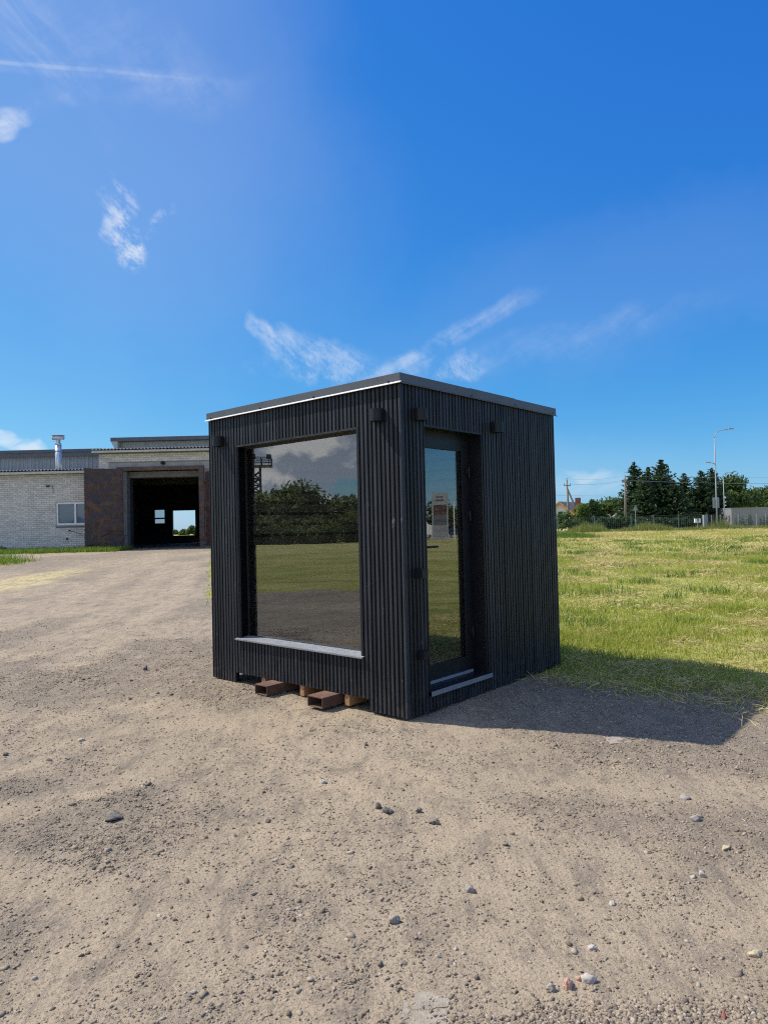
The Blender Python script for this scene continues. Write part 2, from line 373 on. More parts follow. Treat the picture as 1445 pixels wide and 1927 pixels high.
M['slab'] = pm('concrete_slab', (.36, .305, .235), (.27, .228, .175), rough=.95, scale=16, bmp=.006, bscale=70)
M['leaf'] = leaf_material('broad_leaf', [(0, (.035, .068, .018)), (.5, (.068, .112, .028)), (1, (.112, .165, .042))], .5)
M['leaf2'] = leaf_material('pale_leaf', [(0, (.05, .09, .022)), (.5, (.09, .15, .035)), (1, (.14, .20, .05))], .5)
M['leafwest'] = leaf_material('lifted_leaf', [(0, (.06, .10, .03)), (.5, (.10, .145, .045)), (1, (.15, .20, .07))], .6)  # paler, more translucent leaf copy; colour lifted to brighten the backlit western trees
M['leafy'] = leaf_material('yellow_leaf', [(0, (.12, .12, .02)), (.5, (.25, .21, .03)), (1, (.38, .30, .04))])
M['needle'] = leaf_material('spruce_needles', [(0, (.015, .036, .016)), (.5, (.034, .068, .026)), (1, (.085, .13, .042))], .35)
M['thuja'] = leaf_material('hedge_leaf', [(0, (.025, .060, .018)), (.5, (.045, .092, .026)), (1, (.08, .135, .036))], .35)
M['grass'] = leaf_material('mown_grass', [(0, (.14, .20, .024)), (.35, (.25, .315, .040)), (.68, (.385, .41, .062)), (1, (.60, .52, .16))], .45)
M['lush'] = leaf_material('lush_grass', [(0, (.08, .15, .022)), (.5, (.13, .22, .032)), (1, (.20, .28, .05))], .42)
M['hay'] = leaf_material('dry_clippings', [(0, (.36, .295, .11)), (.5, (.53, .44, .18)), (1, (.66, .56, .26))], .25)
M['weed'] = leaf_material('roadside_weeds', [(0, (.09, .14, .03)), (.5, (.18, .22, .05)), (.85, (.34, .33, .12)), (1, (.52, .46, .22))], .4)

# ------------------------------------------------------------------ ground
def terrain(x, y):
    return (0.56 - 0.28 * sst(x, -4, 14)) * sst(y, 9, 34)
def seg_d(x, y, a, b):
    ax, ay = a; bx, by = b; dx, dy = bx - ax, by - ay
    t = np.clip(((x - ax) * dx + (y - ay) * dy) / (dx * dx + dy * dy), 0, 1)
    return np.hypot(x - ax - t * dx, y - ay - t * dy)
def poly_d(x, y, P):
    d = None
    for a, b in zip(P[:-1], P[1:]):
        q = seg_d(x, y, a, b); d = q if d is None else np.minimum(d, q)
    return d
RIGHT_EDGE = [(-60, 70), (-8.9, 36), (-3.8, 15), (-2.75, 11.6), (-1.1, 9.4), (0.6, 8.0), (1.75, 6.25), (2.2, 5.95), (2.95, 5.62), (6, 4.7), (14, 2.5), (70, -8), (500, -80)]
_ex = np.array([p[0] for p in RIGHT_EDGE]); _ey = np.array([p[1] for p in RIGHT_EDGE])
def grass_mask(x, y):
    """>0 grass, <0 gravel, in metres from the edge"""
    w = (fbm(x * .9 + 5, y * .9, 6, .62) - .5)
    r_ = (y - np.interp(x, _ex, _ey)) * .75 + w * 1.3
    l_ = np.where(y < 13.5, (-10.2 - x) + w * 2.5, -9.0)
    l2 = 2.9 - np.hypot((x + 17.0) / 1.35, (y - 24.6) / 1.0) + w * 2.6      # island of grass left of the drive
    l3 = np.where((x < -12.2), (y - 31.3) * .8 + w * 1.2, -5.0)            # strip under the brick wall
    l3 = np.minimum(l3, (-12.0 - x) * .8)
    far = np.maximum(np.maximum(y - 90, -x - 40), -y - 14)
    return np.maximum.reduce([r_, l_, l2, l3, far])
TRACKS = [[gp(375, 1335), gp(180, 1378), gp(0, 1420)], [gp(540, 1365), gp(250, 1455), gp(0, 1525)], [gp(700, 1385), gp(560, 1500), gp(300, 1700), gp(60, 1927)],
          [gp(1380, 1480), gp(900, 1455), gp(560, 1400)], [gp(820, 1480), gp(860, 1560)], [gp(1445, 1700), gp(1180, 1800), gp(1000, 1860)], [gp(0, 1640), gp(420, 1800), gp(560, 1927)],
          [gp(0, 1240), gp(200, 1160), gp(330, 1060, .3)], [gp(120, 1250), gp(330, 1130), gp(360, 1060, .3)], [gp(0, 1180), gp(160, 1120), gp(300, 1055, .3)]]
TRACKS = [[(p.x, p.y) for p in T] for T in TRACKS]
TW = [.16, .20, .30, .34, .28, .30, .25, .35, .35, .45]
def sand_mask(x, y):
    n = fbm(x * .55 + 40, y * .4 + 3, 4)
    s = sst(n, .44, .60) * .85
    for T, w in zip(TRACKS, TW):
        wob = 1 + .8 * (fbm(x * 1.3 + 8, y * 1.3, 3) - .5)
        s = np.maximum(s, sst(poly_d(x, y, T) / wob, w * 1.35, w * .35) * (.75 + .5 * fbm(x * 3 + 1, y * 3, 3)))
    s = s + (fbm(x * 5, y * 5 + 7, 3) - .5) * .55
    return np.clip(s, 0, 1)
def straw_mask(x, y):
    d = np.hypot(((x + 9.7) + (y - 19) * -.02) / 1.15, (y - 18.6) / 4.6) + (fbm(x * 1.7, y * .8, 4) - .5) * 1.1
    return sst(d, 1.0, .55)
CAB_C = (0.138, 5.096); CAB_YAW = 0.7238
def cab_in(x, y, m):
    dx, dy = x - CAB_C[0], y - CAB_C[1]
    a = dx * math.sin(CAB_YAW) + dy * math.cos(CAB_YAW); b = -dx * math.cos(CAB_YAW) + dy * math.sin(CAB_YAW)
    return (a > -m) & (a < 2.388 + m) & (b > -m) & (b < 2.434 + m)
def ground_z(x, y):
    dist = np.hypot(x, y)
    sand = sand_mask(x, y)
    k = sst(dist, 30, 8)
    h = (fbm(x * .8, y * .8, 3) - .5) * .07 * sst(np.hypot(x - .5, y - 6.5), 2.0, 3.6)
    h = h + ((fbm(x * 4.2, y * 4.2, 4, .6) - .5) * .030 + (fbm(x * 15, y * 15, 2) - .5) * .012) * (1 - .55 * sand)
    h = h - .018 * sand
    return terrain(x, y) + h * k - .006
def axis(lo, hi, step, ext_lo, ext_hi, cap=.42, capto=45.0):
    a = list(np.arange(lo, hi, step))
    def grow(start, sgn, ext):
        out = []; p = start; s = step
        while abs(p) < ext:
            s = min(s * 1.06, cap) if abs(p) < capto else s * 1.12
            p += sgn * s; out.append(p)
        return out
    return np.array(grow(a[0], -1, ext_lo)[::-1] + a + grow(a[-1], 1, ext_hi))
gx = axis(-4.4, 4.6, .05, 2500, 2500); gy = axis(1.3, 8.6, .05, 2500, 2500)
GX, GY = np.meshgrid(gx, gy); nx_, ny_ = len(gx), len(gy)
GZ = ground_z(GX, GY)
GZ = np.where(cab_in(GX, GY, .10), np.minimum(GZ, -.006), GZ)
GM = grass_mask(GX, GY)
ii = np.arange(nx_ * ny_).reshape(ny_, nx_)
quads = np.stack([ii[:-1, :-1], ii[:-1, 1:], ii[1:, 1:], ii[1:, :-1]], -1).reshape(-1, 4)
gmf = GM.ravel()[quads].mean(1)
Vg = np.stack([GX, GY, GZ], -1).reshape(-1, 3)

def attr_node(t, n):
    a = t.nodes.new('ShaderNodeAttribute'); a.attribute_name = n; return a.outputs['Fac']
def gravel_material():
    m, t, b = newmat('gravel_and_sand'); p = wpos(t)
    sand = attr_node(t, 'sand'); straw = attr_node(t, 'straw'); gr = attr_node(t, 'grass')
    s2 = mth(t, 'ADD', sand, mth(t, 'MULTIPLY', mth(t, 'SUBTRACT', noise(t, p, 7.0, 6, .65), .5), 1.0), None, True)
    big = noise(t, p, .7, 5, .6)
    dirt = mixc(t, smooth(t, big, .35, .65), (.290, .228, .156), (.246, .198, .142))
    sandc = mixc(t, smooth(t, noise(t, p, 1.4, 5), .35, .65), (.41, .318, .213), (.36, .284, .195))
    c = mixc(t, s2, dirt, sandc)
    # grit, light and dark
    gt = noise(t, p, 95, 3, .75)
    c = mixc(t, mth(t, 'MULTIPLY', smooth(t, gt, .52, .64), mth(t, 'MULTIPLY_ADD', s2, -.25, .85)), c, (.105, .088, .07))
    c = mixc(t, mth(t, 'MULTIPLY', smooth(t, gt, .46, .33), mth(t, 'MULTIPLY_ADD', s2, -.30, .65)), c, (.43, .36, .275))
    v2 = t.nodes.new('ShaderNodeTexVoronoi'); v2.inputs['Scale'].default_value = 33; v2.inputs['Randomness'].default_value = 1; L(t, p, v2.inputs['Vector'])
    sep = t.nodes.new('ShaderNodeSeparateColor'); L(t, v2.outputs['Color'], sep.inputs[0])
    pick = mth(t, 'GREATER_THAN', sep.outputs[0], .88)
    fac2 = mth(t, 'MULTIPLY', mth(t, 'MULTIPLY', smooth(t, v2.outputs['Distance'], .42, .25), pick), mth(t, 'MULTIPLY_ADD', s2, -.6, .8))
    c = mixc(t, fac2, c, mixc(t, sep.outputs[1], (.12, .105, .09), (.42, .355, .28)))
    spk = noise(t, p, 3.2, 11, .80)
    c = mixc(t, smooth(t, spk, .50, .66, 0, .6), c, (.12, .102, .085))
    c = mixc(t, smooth(t, spk, .46, .30, 0, .45), c, (.42, .345, .25))
    # stretched wheel marks in the drive
    tr = noise(t, scl(t, p, (1.5, .22, 1)), 1.6, 5, .6, .5)
    c = mixc(t, smooth(t, tr, .50, .66, 0, .22), c, (.19, .158, .122))
    tr2 = noise(t, scl(t, p, (5.0, 1.3, 1)), 1.8, 9, .78, .4)
    c = mixc(t, smooth(t, tr2, .50, .62, 0, .55), c, (.17, .14, .108))
    c = mixc(t, smooth(t, tr2, .47, .36, 0, .45), c, (.41, .325, .228))
    c = mixc(t, mth(t, 'MULTIPLY', straw, smooth(t, noise(t, scl(t, p, (3, .8, 1)), 2.5, 8, .7), .36, .58, 0, .85)), c, (.52, .43, .20))
    gn = smooth(t, mth(t, 'ADD', gr, mth(t, 'MULTIPLY', mth(t, 'SUBTRACT', noise(t, p, 3.5, 6, .7), .5), 1.6)), -.35, .15)
    c = mixc(t, mth(t, 'MULTIPLY', gn, .75), c, (.16, .16, .055))
    L(t, c, b.inputs['Base Color']); b.inputs['Roughness'].default_value = .95; b.inputs['Specular IOR Level'].default_value = .2
    hgt = mth(t, 'ADD', mth(t, 'MULTIPLY', noise(t, p, 30, 5, .8), .9), mth(t, 'MULTIPLY', gt, -.35))
    hgt = mth(t, 'ADD', hgt, mth(t, 'MULTIPLY', fac2, .9))
    hgt = mth(t, 'ADD', hgt, mth(t, 'MULTIPLY', noise(t, p, 6, 6, .72), 1.6))
    bump(t, b, hgt, .012, 1.0)
    return m
def field_material():
    m, t, b = newmat('mown_field'); p = wpos(t)
    n1 = noise(t, p, .35, 6, .62, .3); n2 = noise(t, p, 2.4, 6, .65); n3 = noise(t, p, 16, 5, .7)
    c = mixc(t, smooth(t, n1, .36, .64), (.27, .285, .05), (.40, .37, .11))
    c = mixc(t, mth(t, 'MULTIPLY', smooth(t, n2, .48, .72), .75), c, (.55, .46, .19))
    c = mixc(t, mth(t, 'MULTIPLY', smooth(t, n3, .45, .7), .35), c, (.11, .145, .03))
    rw = noise(t, scl(t, p, (1.1, .16, 1)), 1.3, 5, .6, .4)
    c = mixc(t, smooth(t, rw, .52, .66, 0, .5), c, (.15, .17, .04))
    # the hay is thicker towards the street
    far = mth(t, 'MULTIPLY', smooth(t, n1, .25, .6), attr_node(t, 'hay'))
    c = mixc(t, mth(t, 'MULTIPLY', far, .65), c, (.54, .47, .20))
    L(t, c, b.inputs['Base Color']); b.inputs['Roughness'].default_value = .95; b.inputs['Specular IOR Level'].default_value = .1
    bump(t, b, mth(t, 'ADD', n3, mth(t, 'MULTIPLY', n2, 2.0)), .05, .8)
    return m
M['gravel'] = gravel_material(); M['field'] = field_material()
def ground_part(name, sel, mat):
    q = quads[sel]; used = np.unique(q); remap = np.zeros(len(Vg), int); remap[used] = np.arange(len(used))
    V = Vg[used]; o = np_mesh(name, V, remap[q], mat, None, True)
    x, y = V[:, 0], V[:, 1]
    for n, f in (('sand', sand_mask(x, y)), ('straw', straw_mask(x, y)), ('grass', grass_mask(x, y)), ('hay', sst(np.hypot(x, y), 14, 45))):
        a = o.data.attributes.new(n, 'FLOAT', 'POINT'); a.data.foreach_set('value', np.asarray(f, dtype=np.float32))
    return o
tag(ground_part('gravel_yard', gmf <= 0, M['gravel']), 'pale sandy gravel yard and drive with wheel marks', 'ground', kind='structure')
tag(ground_part('grass_field', gmf > 0, M['field']), 'mown grass field with dry clippings beside the gravel', 'ground', kind='structure')

# ------------------------------------------------------------------ gravel stones (uncountable) as real geometry
_ico = []
def ico():
    t = (1 + 5 ** .5) / 2
    V = np.array([(-1, t, 0), (1, t, 0), (-1, -t, 0), (1, -t, 0), (0, -1, t), (0, 1, t), (0, -1, -t), (0, 1, -t), (t, 0, -1), (t, 0, 1), (-t, 0, -1), (-t, 0, 1)], float)
    V /= np.linalg.norm(V[0])
    Fc = np.array([(0, 11, 5), (0, 5, 1), (0, 1, 7), (0, 7, 10), (0, 10, 11), (1, 5, 9), (5, 11, 4), (11, 10, 2), (10, 7, 6), (7, 1, 8), (3, 9, 4), (3, 4, 2), (3, 2, 6), (3, 6, 8), (3, 8, 9), (4, 9, 5), (2, 4, 11), (6, 2, 10), (8, 6, 7), (9, 8, 1)])
    return V, Fc
octV = np.array([(1, 0, 0), (0, 1, 0), (-1, 0, 0), (0, -1, 0), (0, 0, 1), (0, 0, -1)], float)
octF = np.array([(0, 1, 4), (1, 2, 4), (2, 3, 4), (3, 0, 4), (1, 0, 5), (2, 1, 5), (3, 2, 5), (0, 3, 5)])
def scatter(x, y, size, tv, tf, flat=(.35, .75)):
    n = len(x); k = len(tv)
    jit = 1 + rng.uniform(-.5, .5, (n, k, 1))
    V = tv[None] * jit
    V = V * np.stack([size * rng.uniform(.8, 1.35, n), size * rng.uniform(.65, 1.0, n), size * rng.uniform(*flat, n)], -1)[:, None, :]
    tl = rng.uniform(-.5, .5, n); c, s = np.cos(tl), np.sin(tl)
    V = np.stack([V[..., 0] * c[:, None] - V[..., 2] * s[:, None], V[..., 1], V[..., 0] * s[:, None] + V[..., 2] * c[:, None]], -1)
    az = rng.uniform(0, 6.283, n); c, s = np.cos(az), np.sin(az)
    V = np.stack([V[..., 0] * c[:, None] - V[..., 1] * s[:, None], V[..., 0] * s[:, None] + V[..., 1] * c[:, None], V[..., 2]], -1)
    z = ground_z(x, y) + size * rng.uniform(-.15, .15, n)
    V = V + np.stack([x, y, z], -1)[:, None, :]
    Fc = tf[None] + (np.arange(n) * k)[:, None, None]
    return V.reshape(-1, 3), Fc.reshape(-1, 3)
def stone_points(n, y0, y1, pw, keep_sand=.24, half=.62, margin=1.0):
    y = (y0 ** (1 - pw) + rng.random(n * 5) * (y1 ** (1 - pw) - y0 ** (1 - pw))) ** (1 / (1 - pw))
    x = rng.uniform(-1, 1, len(y)) * (half * y + margin)
    s = sand_mask(x, y); g = grass_mask(x, y)
    cl = sst(fbm(x * 2.6 + 3, y * 2.6, 5, .6), .42, .62)
    keep = (rng.random(len(y)) < (1 - (1 - keep_sand) * s) * (.36 + .64 * cl)) & (g < .1) & ~cab_in(x, y, -.02)
    x, y = x[keep][:n], y[keep][:n]; return x, y
M['pebble'] = pm('pebbles', (.3, .27, .24))
def pebble_material():
    m, t, b = newmat('pebbles_mixed')
    gi = t.nodes.new('ShaderNodeNewGeometry').outputs['Random Per Island']
    c = ramp(t, gi, [(0, (.10, .084, .068)), (.22, (.18, .146, .11)), (.5, (.245, .195, .142)), (.75, (.32, .258, .188)), (.95, (.42, .35, .27)), (.985, (.48, .43, .36)), (1.0, (.40, .25, .18))])
    c = mixc(t, mth(t, 'MULTIPLY', noise(t, wpos(t), 60, 3), .5), c, (.27, .208, .138))
    L(t, c, b.inputs['Base Color']); b.inputs['Roughness'].default_value = .9; b.inputs['Specular IOR Level'].default_value = .25
    return m
M['pebble'] = pebble_material()
x, y = stone_points(150000, 1.55, 12.0, 1.25)
k = rng.random(len(x)) < sst(y, 13.0, 6.5) + .02; x, y = x[k], y[k]
sz = .0016 + .0075 * rng.random(len(x)) ** 4.5 + .00045 * y
V1, F1 = scatter(x, y, sz, octV, octF)
x, y = stone_points(12000, 1.5, 11.0, 1.15, .12)
k = rng.random(len(x)) < sst(y, 12.0, 5.5) + .02; x, y = x[k], y[k]
sz = np.minimum(.0025 + .012 * rng.random(len(x)) ** 6.0 + .0006 * y, .018)
iv, ifc = ico()
V2, F2 = scatter(x, y, sz, iv, ifc)
# dense gravel bed at the lower right of the yard
c0 = gp(1270, 1915)
n = 9000; x = c0.x + rng.normal(0, .30, n); y = c0.y - .01 + np.abs(rng.normal(0, .07, n)) * rng.choice([-1.8, .8], n)
V3, F3 = scatter(x, y, .0022 + .0075 * rng.random(n) ** 2.5, iv, ifc)
Vs = np.concatenate([V1, V2, V3]); Fs = np.concatenate([F1, F2 + len(V1), F3 + len(V1) + len(V2)])
tag(np_mesh('gravel', Vs, Fs, M['pebble']), 'loose gravel and pebbles strewn over the sandy yard', 'gravel', kind='stuff')

# ------------------------------------------------------------------ grass, hay, weeds (uncountable)
def blades(x, y, z, h, w, lean, tri3=True):
    n = len(x); az = rng.uniform(0, 6.283, n); la = rng.uniform(0, 6.283, n)
    ax, ay = np.cos(az) * w / 2, np.sin(az) * w / 2
    lx, ly = np.cos(la) * lean * h, np.sin(la) * lean * h
    P = lambda dx, dy, dz: np.stack([x + dx, y + dy, z + dz], -1)
    if tri3:
        V = np.stack([P(-ax, -ay, -.01), P(ax, ay, -.01), P(lx * .35 + ax * .8, ly * .35 + ay * .8, h * .6), P(lx * .35 - ax * .8, ly * .35 - ay * .8, h * .6), P(lx, ly, h * (1 - .25 * lean))], 1)
        Fc = np.array([(0, 1, 2), (0, 2, 3), (3, 2, 4)])
    else:
        V = np.stack([P(-ax, -ay, -.01), P(ax, ay, -.01), P(lx, ly, h)], 1); Fc = np.array([(0, 1, 2)])
    k = V.shape[1]; Fa = Fc[None] + (np.arange(n) * k)[:, None, None]
    return V.reshape(-1, 3), Fa.reshape(-1, 3)
def wedge(n, y0, y1, xs0, xs1, m=1.2):
    y = np.sqrt(y0 ** 2 + rng.random(n) * (y1 ** 2 - y0 ** 2)); x = rng.uniform(0, 1, n); x = (xs0 * y - m) + x * ((xs1 - xs0) * y + 2 * m); return x, y
def join(parts):
    Vs, Fs, b = [], [], 0
    for V, Fc in parts: Vs.append(V); Fs.append(Fc + b); b += len(V)
    return np.concatenate(Vs), np.concatenate(Fs)
def zone(n, y0, y1, xs0, xs1, h, w, lean, tri3, thin=.0, m=1.2, edge=.0):
    x, y = wedge(n, y0, y1, xs0, xs1, m)
    g = grass_mask(x, y) + (rng.random(n) - .5) * 1.1
    cl = fbm(x * 1.1, y * 1.1, 4)
    k = (g > edge) & (rng.random(n) > thin * sst(cl, .62, .40)) & ~cab_in(x, y, .02)
    x, y = x[k], y[k]; n = len(x); tall = .55 + .9 * sst(fbm(x * .8 + 9, y * .8, 3), .35, .7)
    return blades(x, y, ground_z(x, y), rng.uniform(*h, n) * tall, rng.uniform(*w, n), rng.uniform(.2, lean, n), tri3)
G = [zone(80000, 5.0, 11, .16, .62, (.04, .11), (.004, .009), 1.0, True, .5),
     zone(80000, 11, 24, .16, .60, (.05, .12), (.006, .014), .9, False, .5),
     zone(80000, 24, 72, .18, .60, (.05, .13), (.014, .034), .8, False, .5),
     zone(26000, 9.0, 36, -.34, -.16, (.04, .13), (.008, .02), .9, False, .6, .3, -.15)]
V, Fc = join(G); tag(np_mesh('mown_grass', V, Fc, M['grass']), 'short mown green grass growing over the field', 'grass', kind='stuff')
_tc = wedge(170, 6.5, 40, .18, .60)
def tufts():
    xs_, ys_, hs_ = [], [], []
    for cx, cy in zip(*_tc):
        if grass_mask(np.array([cx]), np.array([cy]))[0] < .5: continue
        m_ = int(40 + rng.random() * 110); r_ = rng.uniform(.05, .16) * (1 + cy * .03)
        xs_.append(cx + rng.normal(0, r_ * 1.6, m_)); ys_.append(cy + rng.normal(0, r_, m_)); hs_.append(rng.uniform(.06, .20, m_) * rng.uniform(.7, 1.2))
    x, y, h = map(np.concatenate, (xs_, ys_, hs_)); return blades(x, y, ground_z(x, y), h, rng.uniform(.005, .012, len(x)) * (1 + y * .03), rng.uniform(.15, .7, len(x)), True)
# lush patches: left island, wall strip, tuft in the field
def lush_at(n, cx, cy, rx, ry, h, w):
    x = cx + rng.normal(0, rx, n); y = cy + rng.normal(0, ry, n); k = grass_mask(x, y) > -.25; x, y = x[k], y[k]
    return blades(x, y, ground_z(x, y), rng.uniform(*h, len(x)), rng.uniform(*w, len(x)), rng.uniform(.1, .6, len(x)), False)
xs = rng.uniform(-26, -11.8, 26000); ys = rng.uniform(30.6, 33.8, 26000); k = grass_mask(xs, ys) > 0; xs, ys = xs[k], ys[k]
Gl = [tufts(), blades(xs, ys, ground_z(xs, ys), rng.uniform(.08, .28, len(xs)), rng.uniform(.02, .04, len(xs)), rng.uniform(.1, .6, len(xs)), False),
      lush_at(16000, -17, 24.6, 2.0, 1.4, (.12, .42), (.015, .03)),
      lush_at(9000, *gp(1068, 1016, .15).xy, .7, 1.5, (.15, .42), (.02, .04))]
V, Fc = join(Gl); tag(np_mesh('lush_grass', V, Fc, M['lush']), 'taller lush grass tufts in the field, left of the drive and along the brick wall', 'grass', kind='stuff')
# dry clippings: thin straws lying about, in small heaps
def straws(x, y, ln, w, lift):
    n = len(x); az = rng.uniform(0, 6.283, n); dx, dy = np.cos(az) * ln / 2, np.sin(az) * ln / 2; px, py = -np.sin(az) * w / 2, np.cos(az) * w / 2
    z = ground_z(x, y) + lift; t = rng.normal(0, .22, n) * ln
    P = lambda sx_, k, zz: np.stack([x + sx_ * dx + k * px, y + sx_ * dy + k * py, z + zz], -1)
    V = np.stack([P(-1, -1, -t), P(-1, 1, -t), P(0, 1, ln * .08 + w), P(0, -1, ln * .08), P(1, 1, t + w), P(1, -1, t)], 1)
    Fc = np.array([(0, 3, 2, 1), (3, 5, 4, 2)]); Fa = Fc[None] + (np.arange(n) * 6)[:, None, None]
    return V.reshape(-1, 3), Fa.reshape(-1, 4)
def hay_zone(n, y0, y1, xs0, xs1, ln, w, heap, edge=-.35):
    x, y = wedge(n, y0, y1, xs0, xs1); g = grass_mask(x, y)
    d = fbm(x * heap + 31, y * heap, 4); k = (g + rng.random(n) ** 2 * .6 > edge + .45) & (rng.random(n) < .10 + .9 * np.maximum(sst(d, .48, .66), .75 * sst(np.abs(g - .25), 1.1, .2) * sst(d, .36, .52))) & ~cab_in(x, y, .01)
    x, y, d = x[k], y[k], d[k]; return straws(x, y, rng.uniform(*ln, len(x)), rng.uniform(*w, len(x)), .010 + .055 * sst(d, .5, .75) * rng.random(len(x)))
Hs = [hay_zone(60000, 4.2, 10, .13, .62, (.03, .14), (.0018, .0036), 1.5, -.60), hay_zone(80000, 10, 26, .16, .60, (.05, .20), (.003, .008), 1.1), hay_zone(85000, 26, 74, .18, .60, (.08, .28), (.008, .022), .5)]
V, Fc = join(Hs); tag(np_mesh('hay_clippings', V, Fc, M['hay']), 'dry tan grass clippings lying over the field', 'hay', kind='stuff')

# ------------------------------------------------------------------ the black cabin
CW, CD, CH = 2.434, 2.388, 2.55      # along the window face (y), along the door face (x), height
cab = empty('garden_cabin', (CAB_C[0], CAB_C[1], 0), math.pi / 2 - CAB_YAW,
            'black cube cabin clad in vertical wooden slats with large window and glass door', 'cabin')
ZT = 2.474
WY0, WY1, WZ0, WZ1 = .443, 2.0, .408, 2.186
DX0, DX1, DZ0, DZ1 = .267, 1.073, .150, 2.183
_slat = {}
def slat(face, c, w, z0, z1):
    key = (face, round(w, 4), round(z1 - z0, 4))
    if key not in _slat:
        ch = .0025; t = .021; h = w / 2
        prof = [(-h, t), (-h, ch), (-h + ch, 0), (h - ch, 0), (h, ch), (h, t)]
        if face == 'L': prof = [(b, a) for a, b in prof][::-1]
        _slat[key] = MB().prism(prof, 'z', 0, z1 - z0).mesh('slat')
        _slat[key].materials.append(M['slat'])
    o = link('slat', _slat[key], None, cab)
    j = random.uniform(-.0012, .0012)
    o.location = (j, c, z0) if face == 'L' else (c, j, z0)
    o.rotation_euler = (0, 0, random.uniform(-.008, .008))
pl = .04344
L_sl = [(.0115, .023)] + [(.030 + pl * (k - .5), .0295) for k in range(1, 56)] + [(2.4295, .009)]
for c, w in L_sl:
    jz = random.uniform(-.004, .003)
    if WY0 + .004 < c < WY1 - .004:
        slat('L', c, w, WZ1 + round(random.choice([0, .002, .004]), 3), ZT); slat('L', c, w, .09, WZ0 - .006)
    elif .384 < c < 2.066: slat('L', c, w, .09, ZT)
    else: slat('L', c, w, 0.002, ZT)
pr = .04315
R_sl = [(.008 + pr * (k - .5), .0295) for k in range(1, 56)]
for c, w in R_sl:
    if DX0 + .004 < c < DX1 - .004: slat('R', c, w, DZ1 + round(random.choice([0, .002]), 3), ZT); slat('R', c, w, 0.002, .112)
    else: slat('R', c, w, 0.002, ZT)
t0, t1 = .0215, .150         # wall build-up behind the slats
m = MB()
m.box(t0, t1, t0, WY0, .11, ZT); m.box(t0, t1, WY1, CW - .001, .11, ZT); m.box(t0, t1, WY0, WY1, .11, WZ0 - .02); m.box(t0, t1, WY0, WY1, WZ1 + .012, ZT)
m.box(t0, .045, t0, .375, .004, .11); m.box(t0, .045, 2.072, CW - .001, .004, .11)
m.build('wall_core', M['membrane'], cab)
m = MB(); m.box(t1, DX0 - .0, t0, t1, .11, ZT); m.box(DX1, CD - .002, t0, t1, .11, ZT); m.box(DX0, DX1, t0, t1, .004, .115); m.box(DX0, DX1, t0, t1, DZ1 + .012, ZT)
m.box(t1, DX0, t0, .045, .004, .11); m.box(DX1, CD - .002, t0, .045, .004, .11)
m.build('wall_core', M['membrane'], cab)
MB().box(CD - .10, CD - .001, t1, CW - .002, .11, ZT).build('back_wall', M['membrane'], cab)
MB().box(t1, CD - .10, CW - .10, CW - .001, .11, ZT).build('side_wall', M['membrane'], cab)
MB().box(.03, CD - .03, .03, CW - .03, .088, .109).build('base_frame', M['membrane'], cab)
MB().box(.0, CD, .0, CW, ZT + .004, ZT + .05).build('roof_deck', M['membrane'], cab)
# roof edge flashing
fo = .012
def fascia(name, x0, x1, y0, y1):
    return MB().box(x0, x1, y0, y1, ZT + .006, CH).build(name, M['fascia'], cab)
fascia('roof_fascia', -fo, .03, -fo, CW + fo)
fascia('roof_fascia', .0302, CD + fo, -fo, .03)
fascia('roof_fascia', CD - .03, CD + fo, .0302, CW + fo); fascia('roof_fascia', .0302, CD - .0302, CW - .03, CW + fo)
MB().add([(-.014, .4, CH + .001), (-.014, CW + .014, CH + .001), (.07, CW + .014, CH + .004), (.07, .4, CH + .004)], [(0, 3, 2, 1)])
m = MB(); m.prism([(.9, CH + .0005), (1.62, CH + .0005), (1.62, CH + .006), (.9, CH + .006)], 'y', -.006, .05); m.build('roof_lap_strip', M['fascia'], cab)
m = MB(); m.prism([(-.012, ZT + .014), (-.012, ZT + .004), (-.030, ZT - .004), (-.032, ZT - .001)], 'y', -.026, CW + .024); m.build('drip_edge', M['drip'], cab)
m = MB(); m.prism([(-.012, ZT + .010), (-.012, ZT + .004), (-.022, ZT - .004), (-.024, ZT - .001)], 'x', -.010, CD + .024); m.build('drip_edge', M['fascia'], cab)  # door side takes the dark sheet: shade put into the drip edge's colour
for sy in (2.37, 1.62, .92, .10):
    MB().tube([(-.011, sy, ZT + .022), (-.020, sy, ZT + .022)], .0065, 8).build('screw', M['black'], cab)
for sx_ in (.92, 1.62, 2.33):
    MB().tube([(sx_, -.011, ZT + .022), (sx_, -.017, ZT + .022)], .0055, 8).build('screw', M['black'], cab)
# window
wx = .098
m = MB(); e = .004
m.box(-.002, wx, WY1, WY1 + .012, WZ0 - .01, WZ1 + .01); m.build('window_reveal', M['frame'], cab)
MB().box(-.002, wx, WY0 - .012, WY0, WZ0 - .01, WZ1 + .01).build('window_reveal', M['frame'], cab)
MB().box(.0005, wx, WY0 + .0005, WY1 - .0005, WZ1 - .004, WZ1 + .010).build('window_head', M['frame_brown'], cab)
win = MB()
win.box(wx, t1 + .02, WY0, WY0 + .016, WZ0, WZ1); win.box(wx, t1 + .02, WY1 - .016, WY1, WZ0, WZ1)
win.box(wx, t1 + .02, WY0 + .016, WY1 - .016, WZ1 - .02, WZ1 - .0045); win.box(wx, t1 + .02, WY0 + .016, WY1 - .016, WZ0, WZ0 + .022)
wo_ = win.build('window', M['frame_brown'], cab)
MB().box(.102, .108, WY0 + .015, WY1 - .015, WZ0 + .021, WZ1 - .019).build('pane', M['winglass'], wo_)
m = MB(); m.prism([(-.028, WZ0 - .010), (-.028, WZ0 + .002), (wx, WZ0 + .018), (wx, WZ0 + .012), (-.025, WZ0 - .003), (-.0255, WZ0 - .010)], 'y', WY0 - .022, WY1 + .035)
